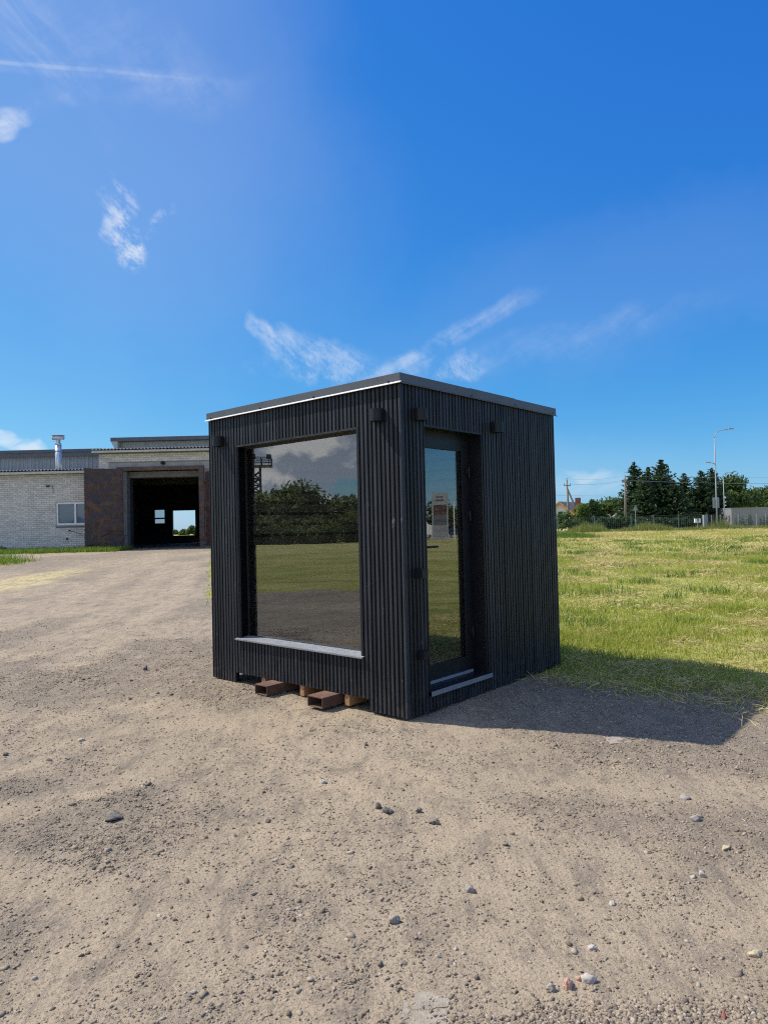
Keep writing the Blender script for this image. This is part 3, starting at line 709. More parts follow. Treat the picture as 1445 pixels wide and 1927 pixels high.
m.build('window_sill', M['galv'], cab)
# door
dy = .135
m = MB()
m.box(DX0, DX0 + .012, -.001, dy, DZ0, DZ1); m.build('door_reveal', M['frame'], cab)
MB().box(DX1 - .012, DX1, -.001, dy, DZ0, DZ1).build('door_reveal', M['frame'], cab)
MB().box(DX0 + .012, DX1 - .012, .0005, dy, DZ1 - .006, DZ1 + .010).build('door_head', M['frame'], cab)
m = MB(); m.box(DX0, DX0 + .058, dy, dy + .05, DZ0, DZ1); m.box(DX1 - .058, DX1, dy, dy + .05, DZ0, DZ1); m.box(DX0 + .058, DX1 - .058, dy, dy + .05, DZ1 - .06, DZ1)
m.build('door_frame', M['frame'], cab)
door = MB(); lx0, lx1, lz0, lz1 = DX0 + .050, DX1 - .046, DZ0 + .030, DZ1 - .052
gx0, gx1, gz0, gz1 = lx0 + .075, .945, .289, 2.050
dl0, dl1 = dy - .012, dy + .046
door.box(lx0, gx0, dl0, dl1, lz0, lz1); door.box(gx1, lx1, dl0, dl1, lz0, lz1); door.box(gx0, gx1, dl0, dl1, lz0, gz0); door.box(gx0, gx1, dl0, dl1, gz1, lz1)
do = door.build('door', M['frame'], cab)
m = MB(); b_ = .012
m.box(gx0 - .001, gx0 + b_, dl0 - .004, dl0 + .002, gz0, gz1); m.box(gx1 - b_, gx1 + .001, dl0 - .004, dl0 + .002, gz0, gz1); m.box(gx0 + b_, gx1 - b_, dl0 - .004, dl0 + .002, gz1 - b_, gz1 + .001); m.box(gx0 + b_, gx1 - b_, dl0 - .004, dl0 + .002, gz0 - .001, gz0 + b_)
m.build('glazing_bead', M['black'], do)
MB().box(gx0 - .005, gx1 + .005, dl0 + .010, dl0 + .016, gz0 - .005, gz1 + .005).build('pane', M['doorglass'], do)
for hz in (1.86, 1.49, .50):
    m = MB(); hx = lx1 + .004
    m.tube([(hx, dl0 - .012, hz - .045), (hx, dl0 - .012, hz + .045)], .009, 10); m.box(hx - .055, hx - .006, dl0 - .014, dl0 - .002, hz - .010, hz + .035); m.box(hx + .006, hx + .016, dl0 - .010, dl0 + .012, hz - .085, hz + .035)
    m.build('hinge', M['black'], do)
hz = 1.245; hx = lx0 + .040
m = MB(); m.box(hx - .016, hx + .016, dl0 - .010, dl0 - .0005, hz - .13, hz + .05); m.build('handle_plate', M['black'], do)
m = MB(); m.tube([(hx, dl0 - .008, hz), (hx, dl0 - .055, hz), (hx + .02, dl0 - .058, hz), (hx + .145, dl0 - .056, hz)], .0095, 10); m.build('door_handle', M['black'], do, True)
m = MB(); m.tube([(hx, dl0 - .005, hz - .095), (hx, dl0 - .020, hz - .095)], .012, 12); m.box(hx - .002, hx + .002, dl0 - .055, dl0 - .018, hz - .105, hz - .085); m.build('lock_cylinder', M['chrome'], do)
m = MB(); m.tube([(hx + .013 * math.sin(a), dl0 - .048 + .001 * a, hz - .113 + .013 * math.cos(a)) for a in [k * .6283 for k in range(11)]], .0012, 5); m.box(hx - .006, hx + .010, dl0 - .052, dl0 - .049, hz - .165, hz - .125)
m.build('keys', M['black'], do)
# threshold
m = MB(); m.prism([(-.026, .118), (-.026, .150), (dl0 - .002, .160), (dl0 - .002, .150), (-.022, .142), (-.022, .118)], 'x', DX0 - .006, DX1 + .030); m.build('threshold_pan', M['frame'], cab)
m = MB(); m.box(DX0 - .008, DX1 + .032, -.0295, -.0262, .116, .152); m.build('threshold_nosing', M['galv'], cab)
m = MB(); m.prism([(dl0 - .014, .1605), (dl0 - .0125, .182), (dl0 - .0005, .182), (dl0 - .0005, .1605)], 'x', DX0 + .013, DX1 - .05); m.build('threshold_strip', M['galv'], do)
# wall lamps: half-round up and down lights
def wall_lamp(face, c, z, h=.092, w=.105, d=.085, name='wall_lamp', label=None):
    prof = [(-w / 2, .0)]
    prof += [(w / 2 * -math.cos(a), -d * .35 - d * .65 * math.sin(a)) for a in [k * math.pi / 12 for k in range(13)]]
    prof += [(w / 2, .0)]
    m = MB()
    if face == 'R': m.prism([(c + a, b - .001) for a, b in prof], 'z', z - h / 2, z + h / 2)
    else: m.prism([(b - .001, c - a) for a, b in prof], 'z', z - h / 2, z + h / 2)
    o = m.build(name, M['black'], cab)
    g = MB()
    for zz in (z - h / 2 - .0025, z + h / 2):
        if face == 'R': g.tube([(c, -d * .5, zz), (c, -d * .5, zz + .0025)], w * .27, 12)
        else: g.tube([(-d * .5, c, zz), (-d * .5, c, zz + .0025)], w * .27, 12)
    g.build('lamp_lens', M['oldglass'], o)
    if label: o['label'] = label
wall_lamp('L', 2.235, 2.256, label='half-round black wall lamp at the left end above the window'); wall_lamp('L', .205, 2.256, label='half-round black wall lamp between window and cabin corner')
wall_lamp('R', .200, 2.256, label='half-round black wall lamp left of the door'); wall_lamp('R', 1.272, 2.256, label='half-round black wall lamp right of the door')
m = MB(); m.box(.125, .205, -.060, -.001, 1.022, 1.092); m.box(.130, .200, -.066, -.0595, 1.027, 1.087); m.build('socket_box', M['black'], cab)
m = MB(); m.box(.138, .208, -.048, -.001, .412, .478); m.box(.143, .203, -.053, -.0475, .417, .473); m.build('socket_box', M['black'], cab)
# fork pockets under the floor
for y0, y1 in ((.708, .880), (1.388, 1.548)):
    m = MB(); x0, x1, z0, z1, w = -.185, CD - .05, .002, .086, .007
    m.box(x0, x1, y0, y1, z0, z0 + w); m.box(x0, x1, y0, y1, z1 - w, z1); m.box(x0 + .001, x1, y0 + .0005, y0 + w, z0 + w, z1 - w); m.box(x0 + .001, x1, y1 - w, y1 - .0005, z0 + w, z1 - w)
    m.build('fork_pocket', M['rust'], cab)
# interior
MB().box(t1 + .022, CD - .11, t1 + .05, CW - .11, .112, .130).build('floor', M['floorin'], cab)
MB().box(t1 + .022, CD - .11, t1 + .05, CW - .11, 2.36, 2.38).build('ceiling', M['interior'], cab)
bh = .112
for k in range(20):
    z0 = .132 + k * bh
    if z0 + bh > 2.36: break
    for kind in (0, 1):
        m = MB()
        if kind == 0: m.box(CD - .125, CD - .103, .2, CW - .128, z0, z0 + bh - .030)
        else: m.box(t1 + .03, CD - .13, CW - .125, CW - .103, z0, z0 + bh - .030)
        m.build('wall_board', M['interior'], cab)
# timber bearers the cabin stands on
for k, (y0, y1, lb) in enumerate(((.608, .655, 'raw pine bearer under the cabin near its front corner'), (1.142, 1.190, 'raw pine bearer under the cabin between the two fork pockets'), (1.655, 1.700, 'raw pine bearer under the cabin behind the left fork pocket'))):
    o = MB().box(.012, CD - .08, y0, y1, .001, .087).build('timber_bearer', M['pine']); o.location = cab.location; o.rotation_euler = cab.rotation_euler
    tag(o, lb, 'beam', 'timber bearers under the cabin')

# ------------------------------------------------------------------ workshop building on the left
BY = 34.0
def bx_(px): return at(px, 960, BY).x
def bz_(px, py, Y=BY): return at(px, py, Y).z
bld = empty('workshop_building', (-12.6, BY, .5), 0, 'pale brick workshop with grey cladding, corrugated roofs and tall open gate', 'building')
def B(m, name, mat, parent=bld, smooth_=False):
    """build in world coordinates, hang under the building"""
    root = bld
    m.v = [(v[0] - root.location.x, v[1] - root.location.y, v[2] - root.location.z) for v in m.v]
    return m.build(name, mat, parent, smooth_)
XL = -30.0; XP = bx_(189); XPR = -4.0         # left end, portal left edge, right end behind the cabin
ZE = bz_(80, 892); ZP = bz_(290, 850)          # eaves of wing and portal
YP = BY - .05                                  # portal wall stands slightly proud
wx0, wx1 = bx_(106.5), bx_(106.5) + 2.05
wz0, wz1 = bz_(130, 988), bz_(130, 945)
gx0_, gx1_ = bx_(236), bx_(378); gz1_ = bz_(300, 884)
zf = .56
m = MB(); m.box(XL, wx0, BY + .012, BY + .40, .2, ZE); m.box(wx0, wx1, BY + .012, BY + .40, .2, wz0); m.box(wx0, wx1, BY + .012, BY + .40, wz1, ZE); m.box(wx1, XP, BY + .012, BY + .40, .2, ZE)
wall = B(m, 'wing_wall', M['mortar'])
m = MB(); m.box(XP, gx0_, YP + .012, BY + .40, .2, ZP); m.box(gx0_, gx1_, YP + .012, BY + .40, gz1_, ZP); m.box(gx1_, XPR, YP + .012, BY + .40, .2, ZP)
pwall = B(m, 'gate_wall', M['mortar'])
BL, BH_, J = .250, .088, .010
brick_me = MB().box(0, BL, 0, .016, 0, BH_).mesh('brick'); brick_me.materials.append(M['brick'])
half_me = MB().box(0, BL / 2 - .005, 0, .016, 0, BH_).mesh('brick'); half_me.materials.append(M['brick'])
bricks = []
def lay(x0, x1, z0, z1, Y, holes, parent):
    r_ = 0; z = z0
    while z + BH_ < z1:
        x = x0 + (0 if r_ % 2 == 0 else -(BL + J) / 2)
        while x < x1:
            a, b = max(x, x0), min(x + BL, x1)
            ok = True
            for h in holes:
                if z < h[3] and z + BH_ > h[2] and a < h[1] and b > h[0]:
                    if a < h[0]: b = h[0]
                    elif b > h[1]: a = h[1]
                    else: ok = False
            if ok and b - a > .03: bricks.append((a, b, z, Y - random.uniform(0, .004), parent))
            x += BL + J
        z += BH_ + J; r_ += 1
lay(bx_(-25), bx_(160), .42, ZE - .02, BY - .001, [(wx0 - .02, wx1 + .02, wz0 - .10, wz1 + .02)], wall)
lz0_, lz1_ = bz_(300, 884), bz_(300, 872)
lay(XP, bx_(420), bz_(190, 915), ZP - .02, YP - .001, [(bx_(207), 99, -9, bz_(300, 870)), (gx0_ - .05, 99, -9, gz1_ + .02)], pwall)
bricks.sort(key=lambda b: (b[4] is pwall, abs(b[0] - (-16.4)) + abs(b[2] - 3.4)))
full = [b for b in bricks if abs(b[1] - b[0] - BL) < .002]
single = full[:240] + [b for b in full if b[4] is pwall][:60]
sid = set(id(b) for b in single)
for a, b, z, Y, par in single:
    o = link('brick', brick_me, None, par); o.location = (a - bld.location.x, Y - bld.location.y, z - bld.location.z)
for par in (wall, pwall):
    m = MB()
    for q in bricks:
        if id(q) in sid or q[4] is not par: continue
        m.box(q[0], q[1], q[3], q[3] + .016, q[2], q[2] + BH_)
    o = B(m, 'brickwork', M['brick'], par); o['kind'] = 'stuff'
# beyond the frame the wing is plain courses
# window of the wing
m = MB(); fwid = .09
m.box(wx0, wx0 + fwid, BY + .02, BY + .12, wz0, wz1); m.box(wx1 - fwid, wx1, BY + .02, BY + .12, wz0, wz1); m.box(wx0 + fwid, wx1 - fwid, BY + .02, BY + .12, wz1 - fwid, wz1); m.box(wx0 + fwid, wx1 - fwid, BY + .02, BY + .12, wz0, wz0 + fwid)
xm = bx_(142); m.box(xm - .05, xm + .05, BY + .018, BY + .121, wz0 + fwid, wz1 - fwid)
wwin = B(m, 'window', M['white'])
B(MB().box(wx0 + fwid - .01, xm - .04, BY + .07, BY + .078, wz0 + fwid - .01, wz1 - fwid + .01), 'pane', M['oldglass'], wwin)
B(MB().box(xm + .04, wx1 - fwid + .01, BY + .07, BY + .078, wz0 + fwid - .01, wz1 - fwid + .01), 'pane', M['oldglass'], wwin)
B(MB().box(wx0 - .05, wx1 + .05, BY - .06, BY + .02, wz0 - .07, wz0 - .005), 'window_sill', M['galv'], wwin)
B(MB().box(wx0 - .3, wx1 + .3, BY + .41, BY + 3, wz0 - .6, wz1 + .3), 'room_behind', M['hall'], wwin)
# roofs
def corrug(x0, x1, per, amp, ya, za, yb, zb, t=.012):
    n = int((x1 - x0) / per * 8); V = []
    for i in range(n + 1):
        x = x0 + (x1 - x0) * i / n; a = amp * math.cos((x - x0) / per * 2 * math.pi)
        V += [(x, ya, za + a), (x, yb, zb + a), (x, ya, za + a - t), (x, yb, zb + a - t)]
    Fc = []
    for i in range(n):
        b = i * 4; Fc += [(b, b + 4, b + 5, b + 1), (b + 2, b + 3, b + 7, b + 6), (b, b + 2, b + 6, b + 4)]
    mm = MB(); mm.add(V, Fc); return mm
B(corrug(XL, bx_(183), .168, .030, BY - .35, ZE + .17, BY + 4.0, ZE + .50), 'roof_sheet', M['asbestos'])
B(MB().box(XL, bx_(183), BY - .30, BY - .27, ZE - .02, ZE + .10), 'fascia_board', M['whitefascia'])
B(MB().box(XL, bx_(183), BY - .268, BY + .0, ZE + .015, ZE + .035), 'soffit', M['darkmetal'])
B(corrug(bx_(180), XPR, .168, .030, YP - .35, ZP + .14, BY + 4.0, ZP + .47), 'roof_sheet', M['asbestos'])
B(MB().box(bx_(180), XPR, YP - .30, YP - .27, ZP - .03, ZP + .07), 'fascia_board', M['whitefascia'])
B(MB().box(bx_(181), XPR, YP - .268, YP, ZP + .0, ZP + .02), 'soffit', M['darkmetal'])
# set-back upper walls in ribbed cladding
def ribbed(x0, x1, per, dep, Y, z0, z1):
    mm = MB(); n = int((x1 - x0) / per)
    V = []; Fc = []
    for i in range(n):
        for k, (f, d) in enumerate(((0, 0), (.45, 0), (.55, dep), (.9, dep))):
            x = x0 + (i + f) * per; V += [(x, Y - d, z0), (x, Y - d, z1)]
    for j in range(len(V) // 2 - 1): Fc.append((2 * j, 2 * j + 2, 2 * j + 3, 2 * j + 1))
    mm.add(V, Fc); return mm
YC = BY + 4.0
zc0, zc1 = bz_(80, 890, YC), bz_(80, 853, YC)
xc1 = at(196, 870, YC).x
B(ribbed(XL - 4, xc1, .21, .03, YC, zc0 - .4, zc1), 'upper_wall', M['clad'])
m = MB(); m.box(XL - 4, xc1, YC - .30, YC + 7, zc1 + .0, zc1 + .16); B(m, 'upper_roof', M['darkmetal'])
B(MB().box(XL - 4, xc1, YC + .01, YC + .2, zc0 - .4, zc1), 'upper_wall_core', M['clad'])
B(MB().box(XL - 4, xc1, YC - .26, YC - .22, zc1 - .22, zc1 - .001), 'upper_fascia', M['darkmetal'])
zd0, zd1 = bz_(300, 850, YC), bz_(300, 830, YC); xd0 = at(226, 840, YC).x
B(ribbed(xd0, XPR + 1, .21, .03, YC + .2, zd0 - .5, zd1), 'upper_wall', M['cladlight'])
B(MB().box(xd0 + .01, XPR + 1, YC + .21, YC + 8, zd0 - .5, zd1), 'upper_wall_core', M['clad'])
xr0 = at(213, 825, YC).x
m = MB(); m.box(xr0, XPR + 1.5, YC - .35, YC + 8.5, zd1 + .0, zd1 + .20); B(m, 'upper_roof', M['darkmetal'])
m = MB(); m.add([(xr0, YC - .33, zd1 - .005), (xd0 - .005, YC - .33, zd1 - .005), (xd0 - .005, YC - .33, zd0 - .1), (xr0, YC + .25, zd1 - .005), (xd0 - .005, YC + .25, zd1 - .005), (xd0 - .005, YC + .25, zd0 - .1)], [(0, 2, 1), (3, 4, 5), (0, 1, 4, 3), (0, 3, 5, 2), (1, 2, 5, 4)])
B(m, 'eaves_bracket', M['cladlight'])
# concrete lintel over the gate
B(MB().box(bx_(207), XPR - .4, YP - .012, YP + .05, bz_(300, 884) + .001, bz_(300, 870)), 'lintel', M['concrete'])
# gate frame and leaves
GZ0 = zf + .02
m = MB(); jx0, jx1 = bx_(223.5), bx_(233); kx0, kx1 = bx_(377), bx_(386.5); hz0, hz1 = bz_(300, 885), bz_(300, 878)
m.box(jx0, jx1, YP - .12, YP - .0125, GZ0, hz0); m.box(kx0, kx1, YP - .12, YP - .0125, GZ0, hz0); m.box(jx0, kx1, YP - .122, YP - .0125, hz0, hz1)
M['brown'] = None
def brown_material():
    m_, t, b = newmat('brown_painted_steel'); p = opos(t)
    n1 = noise(t, p, 1.1, 5, .6, .6)
    c = mixc(t, smooth(t, n1, .35, .65), (.085, .040, .034), (.060, .034, .032))
    c = mixc(t, mth(t, 'MULTIPLY', smooth(t, noise(t, p, 1.7, 6, .7, .8), .50, .66), .75), c, (.19, .085, .035))
    L(t, c, b.inputs['Base Color']); b.inputs['Roughness'].default_value = .38
    bump(t, b, noise(t, scl(t, p, (1, 1, 1.6)), 1.1, 3, .5, .7), .12); return m_
M['brown'] = brown_material()
B(m, 'gate_frame', M['brown'])
def leaf(ptl, ptr, Yl, Yr, pyt, pyb):
    """sheet-steel gate leaf from its free edge (l) to the hinge (r)"""
    a = at(ptl, pyt[0], Yl); b = at(ptr, pyt[1], Yr); ab = at(ptl, pyb[0], Yl); d = Vector((b.x - a.x, b.y - a.y, 0)); ln = d.length; d.normalize(); nrm = Vector((d.y, -d.x, 0))
    if nrm.y > 0: nrm = -nrm
    Mx = Matrix(((d.x, nrm.x, 0, a.x), (d.y, nrm.y, 0, a.y), (0, 0, 1, 0), (0, 0, 0, 1)))
    z0, z1 = ab.z, a.z
    o = B(MB().box(0.03, ln - .03, 0, .02, z0 + .03, z1 - .03, Mx), 'gate_leaf', M['brown'])
    f = MB(); f.box(0, .06, -.03, .028, z0, z1, Mx); f.box(ln - .06, ln, -.03, .028, z0, z1, Mx); f.box(.06, ln - .06, -.03, .026, z0, z0 + .06, Mx); f.box(.06, ln - .06, -.03, .026, z1 - .06, z1, Mx)
    B(f, 'leaf_frame', M['brown'], o)
    h = MB()
    for k in (.15, .5, .85):
        zz = z0 + (z1 - z0) * k; h.box(ln - .01, ln + .05, -.02, .05, zz - .08, zz + .08, Mx)
    B(h, 'leaf_hinges', M['brown'], o)
leaf(158.5, 230, 32.75, 33.80, (881, 882.5), (1033.5, 1031))
leaf(440, 387, 31.6, 33.78, (879, 881), (1028, 1024))
# concrete jambs and inner hall
B(MB().box(gx0_ - .02, bx_(240), YP + .02, BY + .41, zf, bz_(300, 886)), 'jamb', M['jamb'])
B(MB().box(bx_(240) + .001, gx1_ + .02, BY + .3, BY + .9, bz_(300, 897), bz_(300, 886)), 'inner_lintel', M['jamb'])
HY = BY + 13.0
hx0, hx1 = -16.5, -7.0
HZ = 4.45
fdx0, fdx1, fdz0, fdz1 = at(324, 960, HY).x, at(367.5, 960, HY).x, at(345, 1007.5, HY).z, at(345, 960.5, HY).z
fwx0, fwx1, fwz0, fwz1 = at(289, 970, HY).x, at(311.5, 970, HY).x, at(300, 987.5, HY).z, at(300, 957.5, HY).z
m = MB()
for (a, b, c, d) in ((hx0, fwx0, zf, HZ), (fwx0, fwx1, zf, fwz0), (fwx0, fwx1, fwz1, HZ), (fwx1, fdx0, zf, HZ), (fdx0, fdx1, zf, fdz0), (fdx0, fdx1, fdz1, HZ), (fdx1, hx1, zf, HZ)): m.box(a, b, HY, HY + .3, c, d)
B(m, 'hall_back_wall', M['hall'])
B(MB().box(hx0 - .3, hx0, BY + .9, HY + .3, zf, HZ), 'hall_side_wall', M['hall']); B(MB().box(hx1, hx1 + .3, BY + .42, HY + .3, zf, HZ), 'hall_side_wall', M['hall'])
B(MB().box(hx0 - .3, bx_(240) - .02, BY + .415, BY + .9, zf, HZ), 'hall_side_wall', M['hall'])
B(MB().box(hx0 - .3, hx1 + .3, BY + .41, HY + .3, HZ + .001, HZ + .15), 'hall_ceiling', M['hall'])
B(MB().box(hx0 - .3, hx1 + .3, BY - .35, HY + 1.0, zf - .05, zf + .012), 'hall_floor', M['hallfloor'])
m = MB(); m.box(fwx0, fwx0 + .1, HY - .02, HY + .06, fwz0, fwz1); m.box(fwx1 - .05, fwx1, HY - .02, HY + .06, fwz0, fwz1); m.box(fwx0, fwx1, HY - .02, HY + .06, fwz1 - .08, fwz1); m.box(fwx0, fwx1, HY - .02, HY + .06, (fwz0 + fwz1) / 2 - .16, (fwz0 + fwz1) / 2 - .06); m.box(fwx0, fwx1, HY - .02, HY + .06, fwz0, fwz0 + .1)
hw = B(m, 'hall_window', M['frame_brown'])
B(MB().box(fwx0, fwx1, HY + .02, HY + .026, fwz0, fwz1), 'pane', glass_material('dusty_pane', 1.4, (.7, .72, .74)), hw)
# lamp over the gate, small bracket on the wing
p0 = at(308, 871, YP)
m = MB(); m.tube([(p0.x, YP - .012, p0.z), (p0.x, YP - .10, p0.z)], .03, 8); m.tube([(p0.x, YP - .10, p0.z + .07), (p0.x, YP - .10, p0.z + .02), (p0.x, YP - .10, p0.z - .05), (p0.x, YP - .10, p0.z - .09)], [.06, .11, .10, .04], 12)
B(m, 'gate_lamp', M['black'])
p0 = at(92, 915, BY)
m = MB(); m.box(p0.x - .07, p0.x + .05, BY - .12, BY - .012, p0.z - .03, p0.z + .04); m.tube([(p0.x + .05, BY - .02, p0.z), (p0.x + .22, BY - .022, p0.z + .03), (p0.x + .23, BY - .022, p0.z - .35)], .010, 6); B(m, 'wall_bracket', M['black'])
p0 = at(131, 998, BY); m = MB(); m.tube([(p0.x, BY - .02, p0.z), (p0.x + .3, BY - .022, p0.z - .10), (p0.x + .62, BY - .022, p0.z - .20)], .010, 6); m.box(p0.x - .02, p0.x + .03, BY - .05, BY - .012, p0.z - .03, p0.z + .02); B(m, 'loose_cable', M['black'])
p0 = at(127, 1014, BY); B(MB().tube([(p0.x, BY - .03, p0.z), (p0.x, BY - .001, p0.z)], .05, 8), 'pipe_stub', M['black'])
# flue on the wing roof
fb = at(111, 886, BY + 1.4); ft = at(110, 822, BY + 1.4)
fl = MB(); fxx, fyy = fb.x, BY + 1.4; H_ = ft.z
fl.tube([(fxx, fyy, fb.z - .5), (fxx, fyy, H_ - .42)], .155, 18); flo = B(fl, 'flue_pipe', M['flue'], bld, True)
m = MB(); m.tube([(fxx, fyy, H_ - .42), (fxx, fyy, H_ - .36), (fxx, fyy, H_ - .30), (fxx, fyy, H_ - .1)], [.16, .15, .11, .11], 18); B(m, 'flue_reducer', M['flue'], flo, True)
m = MB(); m.tube([(fxx - .28, fyy, H_ - .05), (fxx + .28, fyy, H_ - .05)], .115, 14); B(m, 'flue_cap', M['flue'], flo, True)
m = MB(); m.box(fxx - .30, fxx + .30, fyy - .16, fyy + .16, H_ + .062, H_ + .075); B(m, 'flue_hood', M['flue'], flo)
m = MB(); 
for zz in (fb.z + .02, (fb.z + H_) / 2 + .1): m.tube([(fxx, fyy, zz), (fxx, fyy, zz + .05)], .165, 18)
m.tube([(fxx, fyy, fb.z - .1), (fxx, fyy, fb.z + .1)], [.24, .165], 18); B(m, 'flue_collars', M['galv'], flo)
# stack of old boards at the wall's foot
for k in range(16):
    z = .47 + (k % 5) * .085; x0 = bx_(-8) + random.uniform(-.2, .1) + (k % 5) * .02; yy = BY - .5 - (k // 5) * .13
    if k == 0: stk = empty('board_pile', (bx_(15), BY - .7, .45), 0, 'low pile of dark weathered boards lying against the brick wall', 'pile')
    o = MB().box(-.8, .8 - random.uniform(0, .5), -.06, .06, 0, .07).build('board', M['polewood'], stk); o.location = (random.uniform(-.2, .1) - .2, (k // 5) * .14 - .2, (k % 5) * .085 + .01); o.rotation_euler = (random.uniform(-.05, .05), random.uniform(-.04, .04), random.uniform(-.08, .08))

# ------------------------------------------------------------------ trees
def quads_cloud(P, size, rng_, up=.0):
    n = len(P); a = rng_.normal(size=(n, 3)); a[:, 2] *= (1 - up); a /= np.linalg.norm(a, axis=1)[:, None]
    b = rng_.normal(size=(n, 3)); b -= (b * a).sum(1)[:, None] * a; b /= np.linalg.norm(b, axis=1)[:, None]
    s = size * rng_.uniform(.6, 1.3, n)[:, None]; a = a * s * .62; b = b * s
    V = np.stack([P - b, P + a * .8 - b * .1, P + b, P - a * .8 + b * .1], 1)
    return V.reshape(-1, 3), (np.arange(n * 4).reshape(n, 4))
def broadleaf(name, loc, h, rad, seed, label, cat='tree', group=None, n=3600, leafs=.20, mat='leaf', low=.18, trunk=True):
    g = np.random.default_rng(seed); t = empty(name, loc, 0, label, cat, group); rr = random.Random(seed)
    tm = MB(); tops = []
    top = Vector((rr.uniform(-.1, .1) * rad, rr.uniform(-.1, .1) * rad, h * .62)); tm.tube([(0, 0, -.3), (top.x * .4, top.y * .4, h * .25), top], [h * .024, h * .018, h * .008], 7)
    K = 20; C = []
    for k in range(K):
        a = rr.uniform(0, 6.283); rz = rr.uniform(0, 1) ** .8; zz = h * (low + .10 + (.90 - low) * rz * .93); prof = math.sin(math.pi * min(1, (zz / h - low * .3) / (1.04 - low * .3)) ** .85)
        r_ = rad * prof * rr.uniform(.35, .85); c = Vector((math.cos(a) * r_, math.sin(a) * r_, zz)); C.append((c, rad * rr.uniform(.26, .46)))
        if k < 9: tm.tube([(0, 0, h * (.12 + .04 * k)), c * .6 + Vector((0, 0, h * .1)), c], [h * .010, h * .006, h * .003], 5)
    tm.build('trunk', M['bark'], t)
    Ps = []
    w = np.array([c[1] ** 2 for c in C]); w /= w.sum(); cnt = (w * n).astype(int)
    for (c, r_), m_ in zip(C, cnt):
        d = g.normal(size=(m_, 3)); d /= np.linalg.norm(d, axis=1)[:, None]; q = r_ * (g.random(m_) ** .45)[:, None] * (1 + .25 * np.clip(g.normal(size=(m_, 1)), -1.5, 1.2))
        Ps.append(np.array(c) + d * q * np.array([1, 1, .85]))
    P = np.concatenate(Ps); P = P[P[:, 2] > .05]
    V, Fc = quads_cloud(P, leafs, g); np_mesh('crown', V, Fc, M[mat], t); return t
def spruce(name, loc, h, rad, seed, label, group=None, lv=34, mat='needle'):
    g = np.random.default_rng(seed); rr = random.Random(seed); t = empty(name, loc, 0, label, 'tree', group)
    tm = MB(); tm.tube([(0, 0, -.3), (0, 0, h * .5), (0, 0, h * .97)], [h * .02, h * .012, h * .003], 7)
    Ps, Ds = [], []
    for i in range(lv):
        f = i / (lv - 1); z = h * (.06 + .92 * f); R_ = rad * (1 - f) ** .8 * rr.uniform(.75, 1.12) + .10
        nb = max(5, int(13 * (1 - f) + 5))
        for k in range(nb):
            a = rr.uniform(0, 6.283); ln = R_ * rr.uniform(.65, 1.15); dr_ = -.18 + .42 * f + rr.uniform(-.1, .1)
            mm = max(4, int(ln / .085)); s = np.linspace(.12, 1, mm)
            P = np.stack([np.cos(a) * ln * s, np.sin(a) * ln * s, z + dr_ * ln * s + .18 * ln * s ** 2.2], -1) + g.normal(0, .05, (mm, 3)) * np.array([1, 1, .8])
            Ps.append(P); Ds.append(np.tile([math.cos(a), math.sin(a), dr_], (mm, 1)))
            if k % 3 == 0 and i % 2 == 0: tm.tube([(0, 0, z), P[-1]], [.03, .008], 4)
    tm.build('trunk', M['bark'], t)
    P = np.concatenate(Ps); D = np.concatenate(Ds); n = len(P)
    sd_ = g.normal(size=(n, 3)); sd_[:, 2] *= .4; sd_ += .25 * D; sd_ /= np.linalg.norm(sd_, axis=1)[:, None]
    wv = np.cross(sd_, g.normal(size=(n, 3))); wv /= np.linalg.norm(wv, axis=1)[:, None]
    l_ = g.uniform(.18, .38, n)[:, None] * (h / 9); w_ = l_ * .36
    V = np.stack([P - sd_ * l_ * .5, P + wv * w_, P + sd_ * l_, P - wv * w_], 1).reshape(-1, 3)
    np_mesh('crown', V, np.arange(n * 4).reshape(n, 4), M[mat], t); return t
def on(px, py, Y):
    p = at(px, py, Y); return (p.x, Y, terrain(np.array(p.x), np.array(Y)).item() - .02)
def hgt(px, py, Y): p = at(px, py, Y); return p.z - terrain(np.array(p.x), np.array(float(Y))).item()
SPR = [(1196, 869, 92, 1.9, 'dark spruce standing just right of the second utility pole'), (1222, 878, 96, 1.9, 'shorter spruce squeezed between the two tallest left spruces'), (1246, 864, 92, 2.3, 'tallest pointed spruce in the middle of the dark group'),
       (1288, 890, 98, 2.0, 'low spruce with thin pointed tip in the dark group'), (1320, 885, 97, 2.1, 'spruce directly left of the tall street lamp'), (1341, 880, 99, 2.0, 'spruce directly behind the tall street lamp mast'), (1268, 902, 90, 1.8, 'small spruce filling the gap in the dark group'), (1212, 893, 89, 1.6, 'low dense spruce at the front of the dark group')]
for k, (px, py, Y, rd, lb) in enumerate(SPR): spruce('spruce_tree', on(px, 970, Y), hgt(px, py, Y), rd * 1.75, 40 + k, lb, 'spruces beyond the fence', 40)
broadleaf('deciduous_tree', on(1386, 970, 104), hgt(1386, 900, 104), 3.6, 61, 'round leafy tree right of the street lamps', n=4200, leafs=.26)
broadleaf('deciduous_tree', on(1432, 970, 120), hgt(1432, 924, 120), 3.6, 62, 'leafy tree at the right edge behind the grey wall', n=3200, leafs=.26)
broadleaf('deciduous_tree', on(1408, 970, 125), hgt(1410, 928, 125), 3.0, 63, 'low dark tree below the distant chimney', n=3000, leafs=.26)
broadleaf('deciduous_tree', on(1475, 970, 118), hgt(1450, 918, 118), 4.0, 64, 'large leafy tree just beyond the right picture edge', n=3000, leafs=.28)
broadleaf('deciduous_tree', on(1358, 970, 106), hgt(1358, 908, 106), 2.6, 65, 'dark leafy tree behind the second street lamp', n=3000, leafs=.24)
broadleaf('deciduous_tree', on(1152, 970, 150), hgt(1152, 944, 150), 4.6, 66, 'rounded distant tree between the two utility poles', n=3200, leafs=.36)
